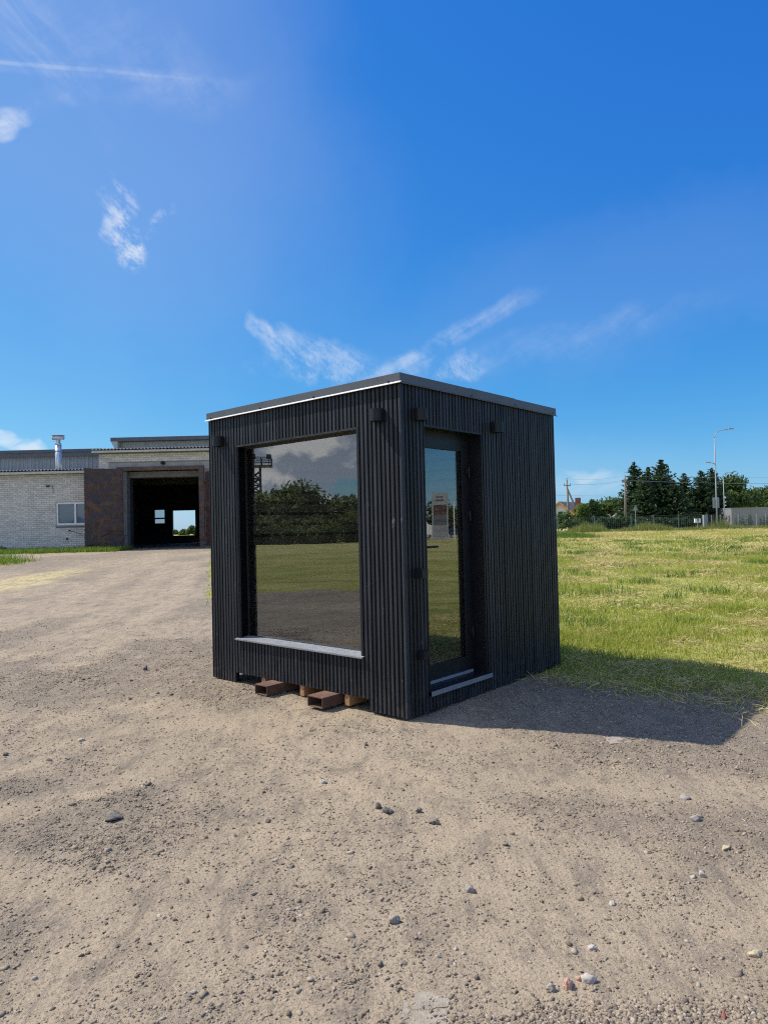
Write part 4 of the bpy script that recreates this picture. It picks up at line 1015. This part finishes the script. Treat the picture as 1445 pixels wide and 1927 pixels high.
broadleaf('deciduous_tree', on(1168, 970, 165), hgt(1166, 947, 165), 4.4, 67, 'distant tree touching the second utility pole', n=2600, leafs=.36)
broadleaf('conifer_bush', on(1117, 970, 84), hgt(1117, 941, 84), 1.55, 68, 'tall rounded dark bush beside the slanting pole strut', 'bush', n=3600, leafs=.16, mat='thuja', low=.02)
broadleaf('bush', on(1098, 975, 83), hgt(1098, 948, 83), 1.3, 69, 'leafy bush in front of the house, right of the first pole', 'bush', n=2600, leafs=.16, mat='leaf2', low=.02)
broadleaf('bush', on(1090, 975, 86), hgt(1087, 950, 86), 1.2, 70, 'yellow leaved bush in front of the orange-edged house', 'bush', n=1800, leafs=.16, mat='leafy', low=.02)
broadleaf('bush', on(1062, 980, 79), hgt(1062, 968, 79), 1.3, 71, 'bright green bush beside the cabin edge below the house', 'bush', n=2600, leafs=.15, mat='leaf2', low=.02)
broadleaf('bush', on(1076, 982, 80), hgt(1076, 972, 80), 1.0, 72, 'low green bush at the foot of the first pole', 'bush', n=2000, leafs=.14, mat='leaf', low=.02)
ORD = ['first', 'second', 'third', 'fourth', 'fifth', 'sixth', 'seventh', 'eighth', 'ninth', 'tenth', 'eleventh', 'twelfth', 'thirteenth', 'fourteenth']
for k, px in enumerate((1132, 1142, 1153, 1163, 1174, 1186)):
    broadleaf('hedge_bush', on(px, 985, 78), hgt(px, 974 + (k % 2) * 2, 78), .62, 80 + k, '%s low dark hedge bush from the left behind the fence' % ORD[k], 'bush', 'hedge bushes behind the fence', n=900, leafs=.13, mat='thuja', low=.02)
for k in range(13):
    px = 1204 + k * 9.5
    broadleaf('hedge_bush', on(px, 985, 82), hgt(px, 976, 82), .7, 100 + k, '%s low shaded bush from the left under the dark spruces' % ORD[k], 'bush', 'bushes under the spruces', n=1100, leafs=.15, mat='needle', low=.02)
for k, px in enumerate((1340, 1347, 1355, 1363, 1371, 1384, 1391, 1397, 1407, 1412, 1430, 1437, 1443, 1452)):
    spruce('arborvitae', on(px, 985, 79), hgt(px, (965 if k in (8, 9) else 970) + (k * 7 % 4), 79), .32, 130 + k, '%s small pointed arborvitae from the left before the grey hall' % ORD[k], 'young arborvitae row', 12, 'thuja')
# ------------------------------------------------------------------ far right: street side
def gz(x, y): return float(terrain(np.array(float(x)), np.array(float(y))))
# road behind the fence
Vr = []; 
for xx in np.linspace(-10, 260, 55):
    Vr += [(xx, 73.5, gz(xx, 73.5) + .012), (xx, 77.5, gz(xx, 77.5) + .012)]
m = MB(); m.add(Vr, [(2 * i, 2 * i + 2, 2 * i + 3, 2 * i + 1) for i in range(54)]); tag(m.build('street', M['asphalt']), 'grey asphalt street behind the wire fence', 'road', kind='structure')
FY = 70.0
fence = empty('wire_fence', (28, FY, gz(28, FY)), 0, 'grey-green steel mesh fence along the street side of the field', 'fence')
def FB(m, name, mat, parent=fence):
    m.v = [(v[0] - 28, v[1] - FY, v[2] - fence.location.z) for v in m.v]; return m.build(name, mat, parent)
fx = [at(px, 980, FY).x for px in (1118, 1187, 1229, 1276, 1329, 1390, 1451, 1512)]
fx = [fx[0] - 7.4, fx[0] - 3.7] + fx
for i, x_ in enumerate(fx):
    z_ = gz(x_, FY); FB(MB().box(x_ - .04, x_ + .04, FY - .03, FY + .03, z_ - .2, z_ + 1.62), 'post', M['greenpost'])
for a, b in zip(fx[:-1], fx[1:]):
    m = MB(); z_ = gz((a + b) / 2, FY)
    for k in range(9): m.box(a + .03, b - .03, FY + .032, FY + .040, z_ + .05 + k * .185, z_ + .058 + k * .185)
    for x_ in np.arange(a + .1, b - .05, .2): m.box(x_, x_ + .006, FY + .041, FY + .046, z_ + .04, z_ + 1.56)
    FB(m, 'mesh_panel', M['wire'])
m = MB(); z_ = gz(fx[0], FY); m.bar((fx[0] + .05, FY, z_ + 1.5), (fx[0] - 1.4, FY - .3, z_), .06, .06); FB(m, 'corner_brace', M['greenpost'])
fence2 = empty('garden_fence', (36, 80.5, gz(36, 80)), 0, 'pale grey mesh garden fence on the far side of the street', 'fence')
for k in range(9):
    x_ = at(1338 + k * 17, 980, 80.5).x; MB().box(x_ - .035 - 36, x_ + .035 - 36, -.03, .03, -.2, 1.5).build('post', M['polesteel'], fence2)
m = MB()
x0_, x1_ = at(1338, 980, 80.5).x - 36, at(1338 + 8 * 17, 980, 80.5).x - 36
for k in range(7): m.box(x0_, x1_, .032, .040, .1 + k * .2, .11 + k * .2)
m.build('mesh_panel', M['wire'], fence2)
# street lamps
def street_lamp(name, px, pytop, pybot, Y, arm_px, label, low_arm=None, rad=.085, extra=None):
    b = on(px[1], pybot, Y); top = at(px[0], pytop, Y).z - b[2]; t = empty(name, b, 0, label, 'street lamp')
    al = at(arm_px, pytop, Y).x - b[0]
    pts = [(0, 0, -.2), (0, 0, top * .3), (0, 0, top - .9)]
    pole = MB().tube(pts, [rad, rad * .85, rad * .6], 12).build('pole', M['polesteel'], t, True)
    sg = 1 if al > 0 else -1
    arc = [(0, 0, top - .9)] + [(sg * .9 * (1 - math.cos(a)), 0, top - .9 + .8 * math.sin(a)) for a in [k * math.pi / 12 for k in range(1, 7)]] + [(al * .78, 0, top)]
    MB().tube(arc, [rad * .6] * 3 + [rad * .5] * (len(arc) - 3), 10).build('arm', M['polesteel'], t, True)
    m = MB(); m.box(al * .74, al, -.14, .14, top - .02, top + .06); m.box(al * .78, al * .86, -.08, .08, top + .06, top + .13); m.build('lamp_head', M['polesteel'], t)
    if low_arm:
        zl = at(px[0], low_arm[1], Y).z - b[2]; xl = at(low_arm[0], low_arm[1], Y).x - b[0]
        MB().tube([(0, 0, zl - .15), (xl * .6, 0, zl)], rad * .45, 8).build('arm', M['polesteel'], t, True)
        MB().box(xl * 1.0, xl * .5, -.12, .12, zl - .02, zl + .05).build('lamp_head', M['polesteel'], t)
    return t, b
t, b = street_lamp('street_lamp', (1341, 1349), 808, 996, 71.5, 1379, 'tall grey street lamp with two arms and a sign panel on its mast', (1326, 870))
zz0, zz1 = at(1345, 956, 71.5).z - b[2], at(1345, 936, 71.5).z - b[2]
MB().box(-.33, .33, .10, .13, zz0, zz1).build('sign_panel', M['polesteel'], t)
t, b = street_lamp('street_lamp', (1361, 1363), 888, 984, 86, 1384, 'slimmer distant street lamp carrying white cameras, right of the tall one', None, .07)
for k, zpx in enumerate((936, 945, 951)):
    z_ = at(1363, zpx, 86).z - b[2]; m = MB(); m.tube([(.03, 0, z_), (.10, 0, z_ + .02), (.22, -.05, z_ - .02)], [.05, .13 if k == 0 else .06, .08], 10); m.build('camera', M['white'], t)
b = on(1370, 980, 150); tag(MB().tube([(b[0], 150, b[2]), (b[0], 150, at(1370, 891, 150).z)], [.09, .05], 8).build('mast', M['polesteel']), 'thin bare mast far behind the second street lamp', 'mast')
# warning triangle seen from behind
b = on(1196, 995, 71.2); t = empty('road_sign', b, 0, 'triangular road sign seen from behind on a thin grey post', 'sign')
zt = at(1196, 952, 71.2).z - b[2]; zb = at(1196, 960.5, 71.2).z - b[2]
MB().tube([(0, 0, -.2), (0, 0, zt - .05)], .035, 8).build('post', M['polesteel'], t)
hw_ = (zt - zb) * .60; MB().prism([(-hw_, zb), (hw_, zb), (0, zt + .05)], 'y', -.06, -.04).build('sign_plate', M['polesteel'], t)
MB().box(-.06, .06, -.039, .04, zb + .1, zb + .16).build('clamp', M['polesteel'], t)
# white box on a post
b = on(1312, 997, 69.0); t = empty('meter_box', b, 0, 'white square box on a short grey post before the fence', 'box')
z0_, z1_ = at(1312, 983.5, 69).z - b[2], at(1312, 976, 69).z - b[2]
MB().box(-.28, .28, -.12, .12, z0_, z1_).build('box', M['white'], t); MB().box(-.05, .05, -.14, -.121, z0_ + .12, z1_ - .02).build('latch', M['frame'], t); MB().box(-.05, .05, -.05, .05, -.2, z0_).build('post', M['concrete'], t)
b = on(1327, 996, 71.0); t = empty('cable_cabinet', b, 0, 'grey cable cabinet standing by the fence next to the white box', 'cabinet'); MB().box(-.22, .22, -.15, .15, -.1, 1.5).build('body', M['polesteel'], t); MB().box(-.20, .20, -.165, -.152, .15, 1.42).build('door', M['polesteel'], t)
# utility poles
def insul(m, x_, z_): m.tube([(x_, 0, z_), (x_, 0, z_ + .08), (x_, 0, z_ + .10), (x_, 0, z_ + .22)], [.02, .02, .05, .045], 8)
def upole(px, pyt, pyb, Y, label, arm_py, strut=None, armw=.75, nin=2):
    b = on(px[1], pyb, Y); tp = at(px[0], pyt, Y); t = empty('utility_pole', b, 0, label, 'utility pole')
    h = tp.z - b[2]; lx = tp.x - b[0]
    MB().tube([(0, 0, -.3), (lx * .5, 0, h * .5), (lx, 0, h)], [.15, .13, .10], 10).build('pole', M['polewood'], t, True)
    za = at(px[0], arm_py, Y).z - b[2]; xa = lx * za / h
    MB().box(xa - armw, xa + armw, -.16, -.08, za - .05, za + .05).build('crossarm', M['polewood'], t)
    for s in ([-1, 1] if nin == 2 else [-1, -.45, .55, 1]):
        m = MB(); insul(m, 0, 0); o = m.build('insulator', M['frame'], t); o.location = (xa + s * armw * .95, -.12, za + .05)
    m = MB(); insul(m, 0, 0); o = m.build('insulator', M['frame'], t); o.location = (lx, 0, h - .02)
    if strut:
        q = at(strut[0], strut[1], Y); MB().tube([(xa + .05, .05, za - .45), (q.x - b[0], .2, -.2)], [.11, .14], 10).build('strut', M['polewood'], t, True)
    return Vector((b[0] + xa, Y - .12, b[2] + za + .2)), armw, Vector((tp.x, Y, tp.z + .15))
A1 = upole((1066, 1070.5), 903, 985, 88, 'wooden utility pole with slanting strut near the cabin edge', 914, (1103, 986), .43 * 88 / 88)
A2 = upole((1175.5, 1176.5), 898, 990, 84, 'straight wooden utility pole in front of the spruces', 907, None, .40, 4)
def wire(p, q, sag, label, group, r_=.011):
    pts = [p.lerp(q, k / 14) - Vector((0, 0, sag * 4 * (k / 14) * (1 - k / 14))) for k in range(15)]
    tag(MB().tube(pts, r_, 5).build('power_line', M['cable']), label, 'cable', group)
far_r = at(1640, 893, 84); far_r2 = at(1640, 905, 84)
for s in (-1, 1):
    wire(A1[0] + Vector((s * A1[1], 0, 0)), A2[0] + Vector((s * A2[1], 0, 0)), .25, 'thin power line on the %s insulators between the two utility poles' % ('left' if s < 0 else 'right'), 'power lines between the poles')
    wire(A2[0] + Vector((s * A2[1], 0, 0)), far_r2 + Vector((0, s * .5, 0)), .35, 'thin power line running right from the %s insulator of the second pole' % ('left' if s < 0 else 'right'), 'power lines right of the poles')
wire(A2[2], far_r, .3, 'uppermost thin power line leading right from the second pole', None)
wire(A1[2], A2[2], .25, 'uppermost thin power line between the two utility poles', None)
wire(A1[0] + Vector((-A1[1], 0, 0)), at(900, 930, 110), .3, 'thin power line running left behind the cabin', None)
wire(at(1040, 932, 130), at(1700, 925, 130), .5, 'faint lower power line in the far distance', None, .016)
# houses
def house(name, loc, rz, w, d, eh, rh, roof, label, verge=None, chim=None):
    t = empty(name, loc, rz, label, 'house')
    m = MB(); m.prism([(-w / 2, -.3), (w / 2, -.3), (w / 2, eh), (0, eh + rh), (-w / 2, eh)], 'y', 0, d); wl = m.build('wall', M['housewall'], t)
    ov = .45; sl = rh / (w / 2)
    rf = None
    for s in (-1, 1):
        o = MB().prism([(0, eh + rh + .02), (0, eh + rh + .20), (s * (w / 2 + ov), eh - sl * ov + .20), (s * (w / 2 + ov), eh - sl * ov + .02)], 'y', -.5, d + .5).build('roof', M[roof], t); rf = rf or o
        if verge: MB().prism([(0, eh + rh - .08), (0, eh + rh + .22), (s * (w / 2 + ov), eh - sl * ov + .22), (s * (w / 2 + ov), eh - sl * ov - .08)], 'y', -.56, -.502).build('verge_board', M[verge], o)
    if chim: MB().box(chim[0], chim[0] + .7, chim[1], chim[1] + .9, eh, eh + rh + .9).build('chimney', M['chimbrick'], rf)
    for (a, b, z0, z1) in ((-w * .30, -w * .10, .9, 2.2), (w * .10, w * .30, .9, 2.2), (-.55, .55, eh + .3, eh + 1.5)):
        f = MB().box(a, b, -.06, -.002, z0, z1).build('window', M['white'], t); MB().box(a + .09, b - .09, -.075, -.061, z0 + .09, z1 - .09).build('pane', M['oldglass'], f)
    return t
h1 = on(1068, 975, 112); house('house', (h1[0] - 1.2, 112, h1[2] - .5), R(-32), 6.6, 9.0, 1.9, 2.85, 'roofgrey', 'pale gabled house with orange roof edge and brick chimney', 'orange', (.5, 6.6))
h2 = on(1172, 978, 118); house('house', (h2[0] + .5, 118, h2[2] - .6), R(-38), 6.0, 8, 1.6, 2.5, 'rooftile', 'small house with red tiled roof behind the second pole', 'whitefascia', None)
h3 = on(1141, 982, 108); house('shed', (h3[0], 108, h3[2] - .5), R(-20), 3.0, 4, 1.1, 1.0, 'roofgrey', 'tiny pale shed roof between hedge and distant tree', None, None)
# grey hall at the right
g0, g1 = at(1375, 957, 92), at(1500, 955, 92)
t = empty('grey_hall', (g0.x, 92, gz(g0.x, 92)), 0, 'long low grey panelled hall at the right picture edge', 'building')
hh = g0.z - gz(g0.x, 92); pw = 2.55
for k in range(7): MB().box(k * pw + .01, (k + 1) * pw - .01, 0, .1, -.3, hh).build('wall_panel', M['greywall'], t)
MB().box(.0, 7 * pw, .101, 9, -.3, hh - .02).build('body', M['greywall'], t); MB().box(-.05, 7 * pw + .05, -.05, 9, hh + .001, hh + .08).build('roof_edge', M['polesteel'], t)
# distant stone chimney tower
b = on(1423, 975, 170); tz = at(1423, 919, 170).z; t = empty('factory_chimney', b, 0, 'short pale chimney stack far off above the right-hand trees', 'chimney')
MB().tube([(0, 0, -.3), (0, 0, tz - b[2] - 1.0), (0, 0, tz - b[2])], [.75, .55, .52], 12).build('stack', M['concrete'], t); MB().tube([(0, 0, tz - b[2]), (0, 0, tz - b[2] + .25)], .68, 12).build('rim', M['concrete'], t)
# tall weeds along the fence
n = 15000; x = rng.uniform(at(1050, 980, 68).x, at(1445, 980, 68).x + 5, n); y = rng.normal(69.0, .8, n)
hh_ = rng.uniform(.15, .75, n) * (.45 + 1.1 * sst(fbm(x * .35, y * .2, 3), .35, .7)); hh_ *= np.where(x > 30, 1.25, 1.0)
V, Fc = blades(x, y, terrain(x, y), hh_, rng.uniform(.02, .05, n), rng.uniform(.1, .45, n), False)
tag(np_mesh('roadside_weeds', V, Fc, M['weed']), 'tall seeding weeds and grass along the wire fence', 'weeds', kind='stuff')

# ------------------------------------------------------------------ country behind the gate, seen through the hall
broadleaf('deciduous_tree', (at(362, 990, 120).x, 120, .4), 1.5, 1.0, 201, 'leafy tree seen through the hall doorway at the right', n=1500, leafs=.3)
broadleaf('deciduous_tree', (at(345, 990, 130).x, 130, .4), .9, .9, 202, 'lower leafy trees seen through the hall doorway middle', n=1500, leafs=.3)
broadleaf('deciduous_tree', (at(330, 990, 150).x, 150, .4), .8, 1.0, 203, 'far low tree seen through the hall doorway at the left', n=1500, leafs=.3)
o = at(366, 1002, 95); house('barn', (o.x + 1.0, 95, -.3), R(-70), 5, 8, .6, .9, 'whitefascia', 'pale roofed barn seen through the hall doorway', None, None)

# ------------------------------------------------------------------ surroundings to the left, mirrored in the window
rl = random.Random(5)
hts = {3: 8.2, 4: 7.4, 5: 6.0}
place = ['at the far south end of', 'second from the south in', 'third from the south in', 'highest, rounded, in the middle of', 'just north of the highest in', 'below the lattice mast in', 'north of the mast in', 'seventh from the south in', 'eighth from the south in', 'at the north end of', 'last scraggy one of', 'outlying one of']
ypos = [-14, -8.5, -3.2, 1.4, 5.9, 9.8, 13.5, 18, 23, 28]
hts = [4.4, 4.0, 4.1, 3.5, 5.0, 4.2, 4.1, 4.0, 4.4, 4.1]
lbs = ['southernmost tree of the western tree belt', 'second tree from the south in the western belt', 'tree mirrored at the right edge of the window', 'lower tree mirrored right of centre in the window', 'tallest tree mirrored in the middle of the window', 'tree mirrored left of centre in the window', 'tree mirrored at the foot of the lattice mast', 'third tree from the north in the western belt', 'second tree from the north in the western belt', 'northernmost tree of the western tree belt']
for k in range(10):
    broadleaf('deciduous_tree', (-62 - rl.uniform(0, 4), ypos[k], 0), hts[k], 4.3, 300 + k, lbs[k], 'tree', 'western tree belt', n=6500, leafs=.30, low=.02, mat='leafwest')
for k in range(11):
    broadleaf('bush', (-58.5 + rl.uniform(-.6, .6), -16 + k * 4.1, 0), rl.uniform(1.7, 2.4), 2.8, 330 + k, 'broad low bush in front of the western trees, number %s from the south' % ['one', 'two', 'three', 'four', 'five', 'six', 'seven', 'eight', 'nine', 'ten', 'eleven'][k], 'bush', 'bushes before the western trees', n=2200, leafs=.22, low=.0, mat='leafwest')
# lattice floodlight mast
mx_, my_ = -88.0, 11.6
t = empty('floodlight_mast', (mx_, my_, 0), 0, 'dark lattice floodlight mast mirrored at the left of the window', 'mast')
m = MB(); s = .85; mh = 9.6
for a in (-s, s):
    for b in (-s, s): m.bar((a, b, -.2), (a * .85, b * .85, mh), .24, .24)
k = 0; z = 0.0
while z < mh - .8:
    f0, f1 = 1 - .15 * z / mh, 1 - .15 * (z + .9) / mh
    for c in (-1, 1):
        m.bar((c * s * f0, -s * f0, z), (c * s * f1, s * f1, z + .9), .13, .13); m.bar((c * s * f0, s * f0, z), (c * s * f1, -s * f1, z + .9), .13, .13)
        m.bar((-s * f0, c * s * f0, z), (s * f1, c * s * f1, z + .9), .13, .13); m.bar((-s * f0, c * s * f0, z), (-s * f0, c * s * f0, z + .01), .13, .13)
        m.bar((c * s * f0, -s * f0, z), (c * s * f0, s * f0, z), .13, .13)
    z += .9
m.build('lattice_tower', M['darkmetal'], t)
m = MB(); m.box(-1.3, 1.3, -2.3, 1.9, mh, mh + .16); m.build('platform', M['darkmetal'], t)
m = MB()
for a in (-1.25, 1.25):
    for b in (-2.2, -.9, .4, 1.8): m.bar((a, b, mh + .16), (a, b, mh + 1.2), .12, .12)
    for zz in (.7, 1.2): m.bar((a, -2.2, mh + zz), (a, 1.8, mh + zz), .11, .11)
m.build('railing', M['darkmetal'], t)
for b in (-1.9, .1, .9, 1.6):
    m = MB(); m.box(1.0, 1.3, b - .32, b + .32, mh + .95, mh + 1.6); m.bar((1.15, b, mh + .16), (1.15, b, mh + 1.0), .08, .08); m.build('floodlight', M['darkmetal'], t)
# ------------------------------------------------------------------ surroundings to the right, mirrored in the door
t = empty('sign_pylon', (55, 16.95, 0), R(105), 'tall grey sign pylon with brown and dark panels mirrored in the door', 'sign')
MB().box(-.68, .68, -.22, .22, 3.15, 4.25).build('top_panel', M['polesteel'], t); MB().box(-.68, .68, -.20, .20, 2.25, 3.13).build('brown_panel', M['brown'], t)
MB().box(-.68, .68, -.21, .21, 1.35, 2.23).build('dark_panel', M['darkmetal'], t); MB().box(-.68, .68, -.20, .20, .35, 1.33).build('lower_panel', M['greywall'], t)
MB().box(-.72, -.60, -.24, .24, -.2, 4.3).build('post', M['polesteel'], t); MB().box(.60, .72, -.24, .24, -.2, 4.3).build('post', M['polesteel'], t); MB().box(-.9, .9, -.4, .4, -.2, .34).build('plinth', M['concrete'], t)
for zz in (3.85, 3.55):
    for s in (-.222, .222): MB().box(-.38, .30, s - .004, s + .004, zz - .08, zz + .08).build('lettering_band', M['darkmetal'], t)
t = empty('delivery_van', (63, 15.6, 0), R(100), 'white delivery van mirrored at the left of the door glass', 'van')
MB().prism([(-2.6, .45), (2.5, .45), (2.6, .9), (2.45, 1.25), (1.75, 1.45), (1.25, 2.25), (-2.5, 2.35), (-2.6, 2.2)], 'y', -.95, .95).build('body', M['white'], t)
for s in (-.956, .956): MB().prism([(1.15, 1.40), (1.62, 1.40), (1.22, 2.0), (.55, 2.0), (.55, 1.40)], 'y', s - .004, s + .004).build('side_window', M['oldglass'], t)
MB().prism([(1.80, 1.48), (1.83, 1.50), (1.33, 2.18), (1.30, 2.16)], 'y', -.8, .8).build('windscreen', M['oldglass'], t)
for a in (-1.6, 1.65):
    for s in (-.93, .75): w_ = MB().tube([(a, s, .36), (a, s + .18, .36)], .36, 18).build('wheel', M['black'], t); MB().tube([(a, s - .01, .36), (a, s + .19, .36)], .2, 12).build('rim', M['polesteel'], w_)
t = empty('parked_car', (61, 20.2, 0), R(95), 'dark blue car parked behind the guy wires mirrored in the door', 'car')
M['bluepaint'] = pm('blue_paint', (.02, .035, .09), rough=.25, scale=2)
MB().prism([(-2.1, .35), (2.1, .35), (2.15, .7), (1.9, .88), (1.0, .96), (.35, 1.42), (-1.1, 1.45), (-1.9, 1.0), (-2.15, .9)], 'y', -.85, .85).build('body', M['bluepaint'], t)
for s in (-.856, .856): MB().prism([(.85, .98), (.30, 1.36), (-1.0, 1.38), (-1.55, 1.0)], 'y', s - .004, s + .004).build('side_window', M['oldglass'], t)
for a in (-1.3, 1.35):
    for s in (-.86, .68): w_ = MB().tube([(a, s, .31), (a, s + .18, .31)], .31, 18).build('wheel', M['black'], t); MB().tube([(a, s - .01, .31), (a, s + .19, .31)], .18, 12).build('rim', M['polesteel'], w_)
t = empty('guyed_post', (54.5, 18.1, 0), 0, 'thin white post with slanting guy wires mirrored in the door', 'post')
MB().tube([(0, 0, -.2), (0, 0, 3.4)], .05, 8).build('post', M['white'], t); MB().tube([(0, 0, 2.4), (.3, 3.0, 0)], .015, 5).build('guy_wire', M['polesteel'], t); MB().tube([(0, 0, 2.0), (-.5, 2.2, -.05)], .015, 5).build('guy_wire', M['polesteel'], t)
for k in range(9):
    broadleaf('deciduous_tree', (92 + rl.uniform(-3, 3), -2 + k * 5.2, 0), rl.uniform(4.0, 6.2), 3.2, 360 + k, 'tree %s from the south in the far eastern row mirrored by the door' % ['first', 'second', 'third', 'fourth', 'fifth', 'sixth', 'seventh', 'eighth', 'ninth'][k], 'tree', 'eastern tree row', n=1500, leafs=.35, low=.05)
m = MB(); m.box(52.0, 60, -30, 40, .004, .03); tag(m.build('pavement', M['concrete']), 'pale paved lot east of the field', 'ground', kind='structure')

# ------------------------------------------------------------------ single rocks lying in the yard
def rock(px, py, wpx, hpx, mat, label, name='rock', flat=.6, seed=1, lift=.15):
    p = gp(px, py); k = p.y / F_PX; r_ = wpx * k / 2; hz_ = hpx * k * .75
    g = np.random.default_rng(seed); V, Fc = ico()
    # one subdivision
    mid = {}; V = [tuple(v) for v in V]; F2_ = []
    def md(a, b):
        q = (min(a, b), max(a, b))
        if q not in mid:
            v = (np.array(V[a]) + np.array(V[b])) / 2; V.append(tuple(v / np.linalg.norm(v))); mid[q] = len(V) - 1
        return mid[q]
    for rep in range(2):
        mid = {}; F2_ = []
        for a, b, c in Fc:
            x_, y_, z_ = md(a, b), md(b, c), md(c, a); F2_ += [(a, x_, z_), (x_, b, y_), (z_, y_, c), (x_, y_, z_)]
        Fc = F2_
    V = np.array(V)
    for q in range(13):                      # chisel some facets
        d = g.normal(size=3); d /= np.linalg.norm(d); c = g.uniform(.42, .85); dd = V @ d; V = V - np.where(dd > c, (dd - c) * .9, 0)[:, None] * d
    V *= 1 + .10 * g.normal(size=(len(V), 1))
    V *= 1.02
    V *= np.array([r_, r_ * g.uniform(.65, .95), max(hz_, r_ * flat * .6)])
    o = np_mesh(name, V, np.array(Fc), M[mat]); z = float(ground_z(np.array([p.x]), np.array([p.y]))[0])
    o.location = (p.x, p.y, z + max(hz_, r_ * flat * .6) * lift); o.rotation_euler = (0, 0, g.uniform(-.5, .5)); tag(o, label, 'rock')
ROCKS = [(275, 1259, 13, 12, 'rock_dark', 'upright dark rock on the drive left of the cabin'), (247, 1281, 9, 5, 'rock_dark', 'small dark stone just below the upright dark rock'), (255, 1250, 11, 4, 'rock_dark', 'flat dark stone left of the upright dark rock'), (322, 1305, 10, 6, 'rock_dark', 'dark pebble-sized rock between drive and cabin'),
         (214, 1539, 38, 14, 'rock_dark', 'largest dark flat rock in the left foreground'), (278, 1472, 15, 8, 'rock_dark', 'dark rounded stone above the largest left rock'), (12, 1416, 13, 10, 'rock_dark', 'dark stone at the left picture edge'), (93, 1423, 15, 6, 'rock_dark', 'flat dark stone right of the left edge stone'), (153, 1387, 17, 7, 'rock_pale', 'pale flat stone on the drive in front of the cabin'),
         (728, 1515, 27, 15, 'rock_dark', 'dark lumpy rock at the left of the central clod group'), (711, 1509, 13, 12, 'rock_dark', 'small dark clod touching the central lumpy rock'), (817, 1532, 32, 14, 'rock_dark', 'broad dark clod right of the central lumpy rock'), (787, 1513, 14, 9, 'rock_dark', 'small dark clod between the two central rocks'), (608, 1463, 16, 8, 'rock_pale', 'pale stone in a dark spot above the centre'),
         (884, 1661, 25, 15, 'rock_grey', 'grey angular rock beside a dark patch right of centre'), (742, 1727, 25, 14, 'rock_grey', 'grey rock in the middle foreground'), (717, 1806, 17, 10, 'rock_dark', 'dark stone below the middle foreground rock'), (950, 1579, 16, 9, 'rock_dark', 'dark stone right of the central clods'), (505, 1536, 12, 10, 'rock_dark', 'dark pointed stone left of the central clods'),
         (1287, 1497, 30, 10, 'rock_grey', 'flat grey rock upper right in the yard'), (1310, 1540, 25, 12, 'rock_grey', 'grey rock below the flat upper right one'), (1364, 1593, 24, 11, 'rock_yellow', 'tan rounded rock at the right of the yard'), (1321, 1636, 17, 13, 'rock_pale', 'pale rounded stone below the tan rock'),
         (1419, 1773, 34, 13, 'rock_yellow', 'yellowish long rock at the right picture edge'), (1112, 1762, 22, 12, 'rock_pale', 'pale oval stone above the pink rock'), (1068, 1841, 24, 19, 'rock_pink', 'salmon pink rock in the lower right foreground'), (1088, 1824, 14, 9, 'rock_pink', 'small pinkish stone between pink rock and white chip'), (1107, 1827, 30, 17, 'rock_pale', 'white flat stone chip beside the pink rock'),
         (1037, 1847, 20, 14, 'rock_grey', 'grey crumbly stone left of the pink rock'), (1361, 1893, 13, 16, 'rock_red', 'brick red pebble at the lower right'), (1141, 1912, 18, 24, 'rock_dark', 'dark upright stone at the bottom right'), (823, 1789, 11, 9, 'rock_pale', 'small white stone in the lower middle'), (857, 1774, 10, 8, 'rock_pale', 'little whitish stone right of the lower middle one'), (841, 1806, 10, 9, 'rock_dark', 'small round dark stone below the whitish pair'),
         (1151, 1683, 22, 10, 'rock_pale', 'pale flat stone on the right of the yard'), (463, 1777, 11, 8, 'rock_dark', 'dark pebble in the lower left yard'), (365, 1866, 15, 10, 'rock_grey', 'grey stone at the lower left'), (201, 1736, 10, 7, 'rock_dark', 'little dark stone on the far left foreground'), (1243, 1775, 10, 8, 'rock_pink', 'tiny pink stone right of the oval stone')]
for k, (px, py, w_, h_, mt, lb) in enumerate(ROCKS): rock(px, py, w_, h_, mt, lb, seed=500 + k)
# broken concrete slabs set in the ground at the bottom
def slab(pts, label, th=.035):
    P = [gp(*p) for p in pts]; cx = sum(p.x for p in P) / len(P); cy = sum(p.y for p in P) / len(P)
    z = float(ground_z(np.array([cx]), np.array([cy]))[0]) + .001
    prof = []
    n = len(P)
    for i in range(n):
        a, b = P[i], P[(i + 1) % n]
        for k in range(4):
            q = a.lerp(b, k / 4); j = .006; prof.append((q.x - cx + random.uniform(-j, j), q.y - cy + random.uniform(-j, j)))
    o = MB().prism([(a, b) for a, b in prof[::-1]], 'z', -th, 0).build('concrete_slab', M['slab']); o.location = (cx, cy, z); tag(o, label, 'slab')
slab([(778, 1856), (800, 1850), (823, 1857), (814, 1872), (811, 1883), (774, 1884)], 'broken concrete slab piece with a small hole at the bottom')
slab([(816, 1870), (826, 1861), (838, 1860), (844, 1870), (840, 1881), (814, 1883)], 'small rounded concrete piece beside the broken slab')
slab([(775, 1887), (838, 1886), (842, 1898), (836, 1936), (766, 1938)], 'square concrete slab at the bottom edge of the yard')
slab([(745, 1872), (768, 1870), (770, 1890), (758, 1908), (742, 1900)], 'crumbling concrete bit left of the square slab')
slab([(1135, 1386), (1160, 1383), (1204, 1388), (1196, 1394), (1150, 1398)], 'pale flat concrete patch at the edge of the cabin shadow', .02)
